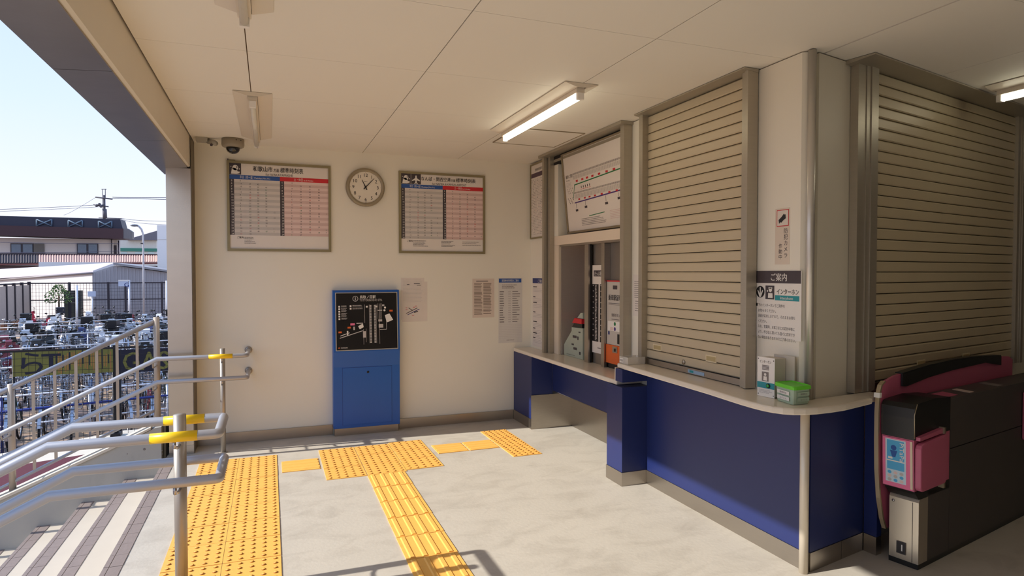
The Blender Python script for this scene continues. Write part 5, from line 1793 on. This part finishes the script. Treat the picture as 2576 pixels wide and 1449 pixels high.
r2, r3 = on_y(289, 664, YS+4), on_y(-70, 684, 62)
MB().prism([r0, r1, r2, r3], (0, 0, 0.10), shed_r).build('roof', sd)
MB().prism([(g1.x, YS-0.25, g1.z+0.05), (gx, YS-0.25, g2.z+0.05), (gx, YS-0.25, g2.z+0.18), (g1.x, YS-0.25, g1.z+0.20)], (0, 8, 0), mat('shed roof edge', (150, 148, 152), 0.5)).build('roof', sd)
MB().tube([l0+Vector((0, -0.1, -0.02)), l1+Vector((0, -0.1, -0.02))], 0.07, mat('gutter', (150, 140, 140), 0.5), 6).build('gutter', sd)
wbm = mat('bright white facade', (240, 238, 236), 0.6, 0, 0.01)
b = MB()
bw_box(b, 97, 659, 286, 720, 61, 1.0, wbm)
one(b, 'white_building', 'bright white low building behind the shed roof', 'building')
t = thing('white_building', 'tall plain white building directly left of the jamb', 'building', (on_y(410, 690, 62).x, 62, GZ))
b = MB()
bw_box(b, 395, 566, 470, 800, 62, 8, wbm)
b.build('wall', t)
b = MB()
bw_box(b, 394, 602, 470, 603.2, 61.97, 0.03, mgrey)
b.build('joint_line', t)

tr_m = mat('brick red roof tile', (126, 74, 68), 0.7, 0, 0.15)
tr_l = mat('light tile edge', (196, 160, 148), 0.7)
tr_d = mat('dark ridge tile', (62, 52, 58), 0.7)
hs = thing('tiled_house', 'long low house with a brick red tiled roof and dark ridge', 'building', (on_y(200, 690, 63).x, 63, GZ))
e0_, e1_ = on_y(-80, 668, 62.0), on_y(396, 664, 62.0)
k0_, k1_ = on_y(-80, 645, 64.5), on_y(396, 647, 64.5)
MB().prism([e0_, e1_, k1_, k0_], (0, 0, 0.12), tr_m).build('roof', hs)
rb_ = MB()
n_ = 74
for i in range(n_):
    f0 = (i+0.5)/n_
    a = e0_.lerp(e1_, f0)+Vector((0, 0, 0.14))
    b_ = k0_.lerp(k1_, f0)+Vector((0, 0, 0.14))
    rb_.tube([a, b_], 0.085, tr_l if f0 > 0.35 else tr_d, 4, smooth=False)
tag(rb_.build('tile_rib', hs), kind='stuff')
MB().prism([k0_+Vector((0, -0.1, 0)), k1_+Vector((0, -0.1, 0)), k1_+Vector((0, -0.1, 0.28)), k0_+Vector((0, -0.1, 0.28))], (0, 0.4, 0), tr_d).build('ridge', hs)
b = MB()
bw_box(b, -80, 667, 394, 800, 62.4, 4, mat('dark plank wall', (92, 76, 76), 0.7))
b.build('wall', hs)

YH = 72.0
hw_ = thing('apartment_house', 'two storey cream house with a dark flat roof and lattice braces', 'building', (on_y(150, 640, YH).x, YH, GZ))
cream = mat('house cream wall', (206, 196, 190), 0.7, 0, 0.03)
b = MB()
bw_box(b, -110, 596, 282, 800, YH, 4, cream)
bw_box(b, 282, 600, 297, 800, YH+1.2, 1.5, cream)
b.build('wall', hw_)
b = MB()
a0, a1 = on_y(-110, 566, YH-1.2), on_y(310, 598.5, YH-1.2)
drb = mat('dark brown fascia', (66, 40, 46), 0.6)
b.prism([on_y(-110, 564, YH-1.2), on_y(310, 575, YH-1.2), on_y(310, 601, YH-1.2), on_y(-110, 589, YH-1.2)], (0, 3.0, 0), drb)
b.build('fascia', hw_)
dbl = mat('dark blue roof band', (36, 40, 62), 0.5)
MB().prism([on_y(-110, 540, YH-0.6), on_y(302, 551, YH-0.6), on_y(309, 576, YH-0.6), on_y(-110, 565, YH-0.6)], (0, 2.4, 0), dbl).build('parapet', hw_)
gb = mat('grey balcony box', (110, 108, 112), 0.6)
MB().prism([on_y(310, 574, YH-1.15), on_y(321, 575, YH-1.15), on_y(333, 583, YH-1.15), on_y(333, 601, YH-1.15), on_y(310, 600, YH-1.15)], (0, 0.8, 0), gb).build('roof_box', hw_)
brm = mat('steel blue brace', (96, 116, 136), 0.5)
for u0, u1 in ((92, 130), (172, 207), (248, 281)):
    dy = (u0-92)*0.027
    g = MB()
    A4 = [on_y(u0, 552+dy, YH-0.75), on_y(u1, 552.5+dy, YH-0.75), on_y(u1, 569+dy, YH-0.75), on_y(u0, 568.5+dy, YH-0.75)]
    for i0, i1 in ((0, 3), (1, 2), (0, 2), (1, 3)):
        g.tube([A4[i0], A4[i1]], 0.06, brm, 4)
    g.build('cross_brace', hw_)
wf = mat('window frame dark', (58, 52, 62), 0.5)
gls = mat('window glass blue grey', (96, 112, 130), 0.12, 0, 0.1)
for u0, u1, parts in ((26, 84, 2), (193, 247, 2)):
    b = MB()
    bw_box(b, u0, 611.5, u1, 639, YH-0.1, 0.1, wf)
    fo = b.build('window', hw_)
    wd_ = (u1-u0)/parts
    for k in range(parts):
        b = MB()
        bw_box(b, u0+k*wd_+2.5, 614.5, u0+(k+1)*wd_-2.5, 636.5, YH-0.14, 0.03, gls)
        b.build('pane', fo)
b = MB()
bw_box(b, 84.5, 612.5, 111, 638.5, YH-0.12, 0.12, mat('shutter box brown', (104, 98, 92), 0.6))
b.build('shutter_box', hw_)
MB().tube([on_y(281, 601, YH-0.1), on_y(281, 660, YH-0.1)], 0.05, wf, 6).build('downpipe', hw_)
MB().tube([on_y(298, 605, YH-0.1), on_y(298, 660, YH-0.1)], 0.07, wf, 6).build('downpipe', hw_)
MB().box((on_y(287, 617, YH+1.1).x, YH+1.10, on_y(287, 645, YH+1.1).z), (on_y(293, 617, YH+1.1).x, YH+1.19, on_y(287, 617, YH+1.1).z), wf).build('door', hw_)

gh = thing('green_shop', 'pale building with a green band and grey sloping roof', 'building', (on_y(350, 640, 88).x, 88, GZ))
b = MB()
bw_box(b, 300, 602, 396, 800, 88, 6, mat('pale shop wall', (228, 226, 216), 0.6))
b.build('wall', gh)
b = MB()
bw_box(b, 301, 624, 395, 633, 87.9, 0.1, mat('green band', (70, 140, 120), 0.5))
b.build('green_band', gh)
b = MB()
for u0 in (304, 340, 372):
    bw_box(b, u0, 634, u0+16, 644, 87.93, 0.07, mat('pale pane', (206, 222, 216), 0.3))
b.build('pane', gh)
MB().prism([on_y(334, 598, 87.5), on_y(396, 580, 87.5), on_y(396, 604, 87.5), on_y(320, 604, 87.5)], (0, 7, 0), mat('grey sloping roof', (120, 118, 128), 0.6)).build('roof', gh)

# ---- utility pole and wires
up = thing('utility_pole', 'utility pole with crossarms behind the dark roof', 'utility pole', (on_y(262, 640, 82).x, 82, GZ))
YU = 82.0
pm = mat('utility pole concrete', (92, 90, 98), 0.8)
tp_ = on_y(261, 491, YU)
MB().tube([(on_y(264, 600, YU).x, YU, GZ), tuple(tp_)], 0.15, pm, 8).build('pole', up)
for u0, v0, u1, v1, r in ((240, 496, 283, 501, 0.08), (235, 515, 273, 520, 0.07), (240, 519, 262, 515, 0.06), (255, 476, 268, 476, 0.04), (248, 548, 306, 550, 0.05)):
    MB().tube([on_y(u0, v0, YU-0.2), on_y(u1, v1, YU-0.2)], r, pm, 5).build('crossarm', up)
for u0 in (258, 265):
    MB().tube([on_y(u0, 475, YU), on_y(u0, 498, YU)], 0.035, pm, 5).build('upright', up)
for u0, v0 in ((243, 517), (250, 514), (254, 519)):
    MB().ball(on_y(u0, v0, YU-0.4), 0.16, pm, 8).build('insulator', up)
MB().tube([on_y(263, 526, YU-0.2), on_y(264, 548, YU-0.2)], 0.22, pm, 6).build('cable_bundle', up)
wm_ = mat('overhead wire', (70, 66, 84), 0.6)
wire_pts = [((283, 496), (345, 497), (460, 497), YU, 0.030), ((283, 499), (345, 500), (460, 503), YU, 0.030), ((235, 516), (120, 522), (-60, 529), YU, 0.022),
            ((273, 519), (120, 527), (-60, 534), YU, 0.018), ((306, 549), (360, 555), (470, 557), YU, 0.02), ((306, 551), (360, 562), (470, 566), YU, 0.018),
            ((-60, 608), (140, 612), (300, 612), 60, 0.018), ((-60, 634), (140, 635), (300, 631), 60, 0.018), ((240, 497), (185, 530), (160, 541), YU, 0.014)]
for i, (a, m_, b, yy, r) in enumerate(wire_pts):
    P = []
    for k in range(9):
        q = k/8
        u_ = a[0]*(1-q)**2+(2*m_[0]-0.5*a[0]-0.5*b[0])*2*q*(1-q)+b[0]*q*q
        v_ = a[1]*(1-q)**2+(2*m_[1]-0.5*a[1]-0.5*b[1])*2*q*(1-q)+b[1]*q*q
        P.append(on_y(u_, v_, yy))
    one(MB().tube(P, r, wm_, 4), 'overhead_wire', ('upper wire running right from the utility pole to the jamb', 'lower wire running right just under the upper one from the pole',
        'upper wire running left from the utility pole to the frame edge', 'lower wire running left from the utility pole to the frame edge',
        'wire right of the dark roof, upper of the low pair', 'wire right of the dark roof, lower of the low pair',
        'wire crossing the cream house wall above its windows', 'wire crossing the cream house wall below its windows',
        'short slanting wire from the pole crossarm down to the dark roof')[i], 'wire', 'overhead wires')
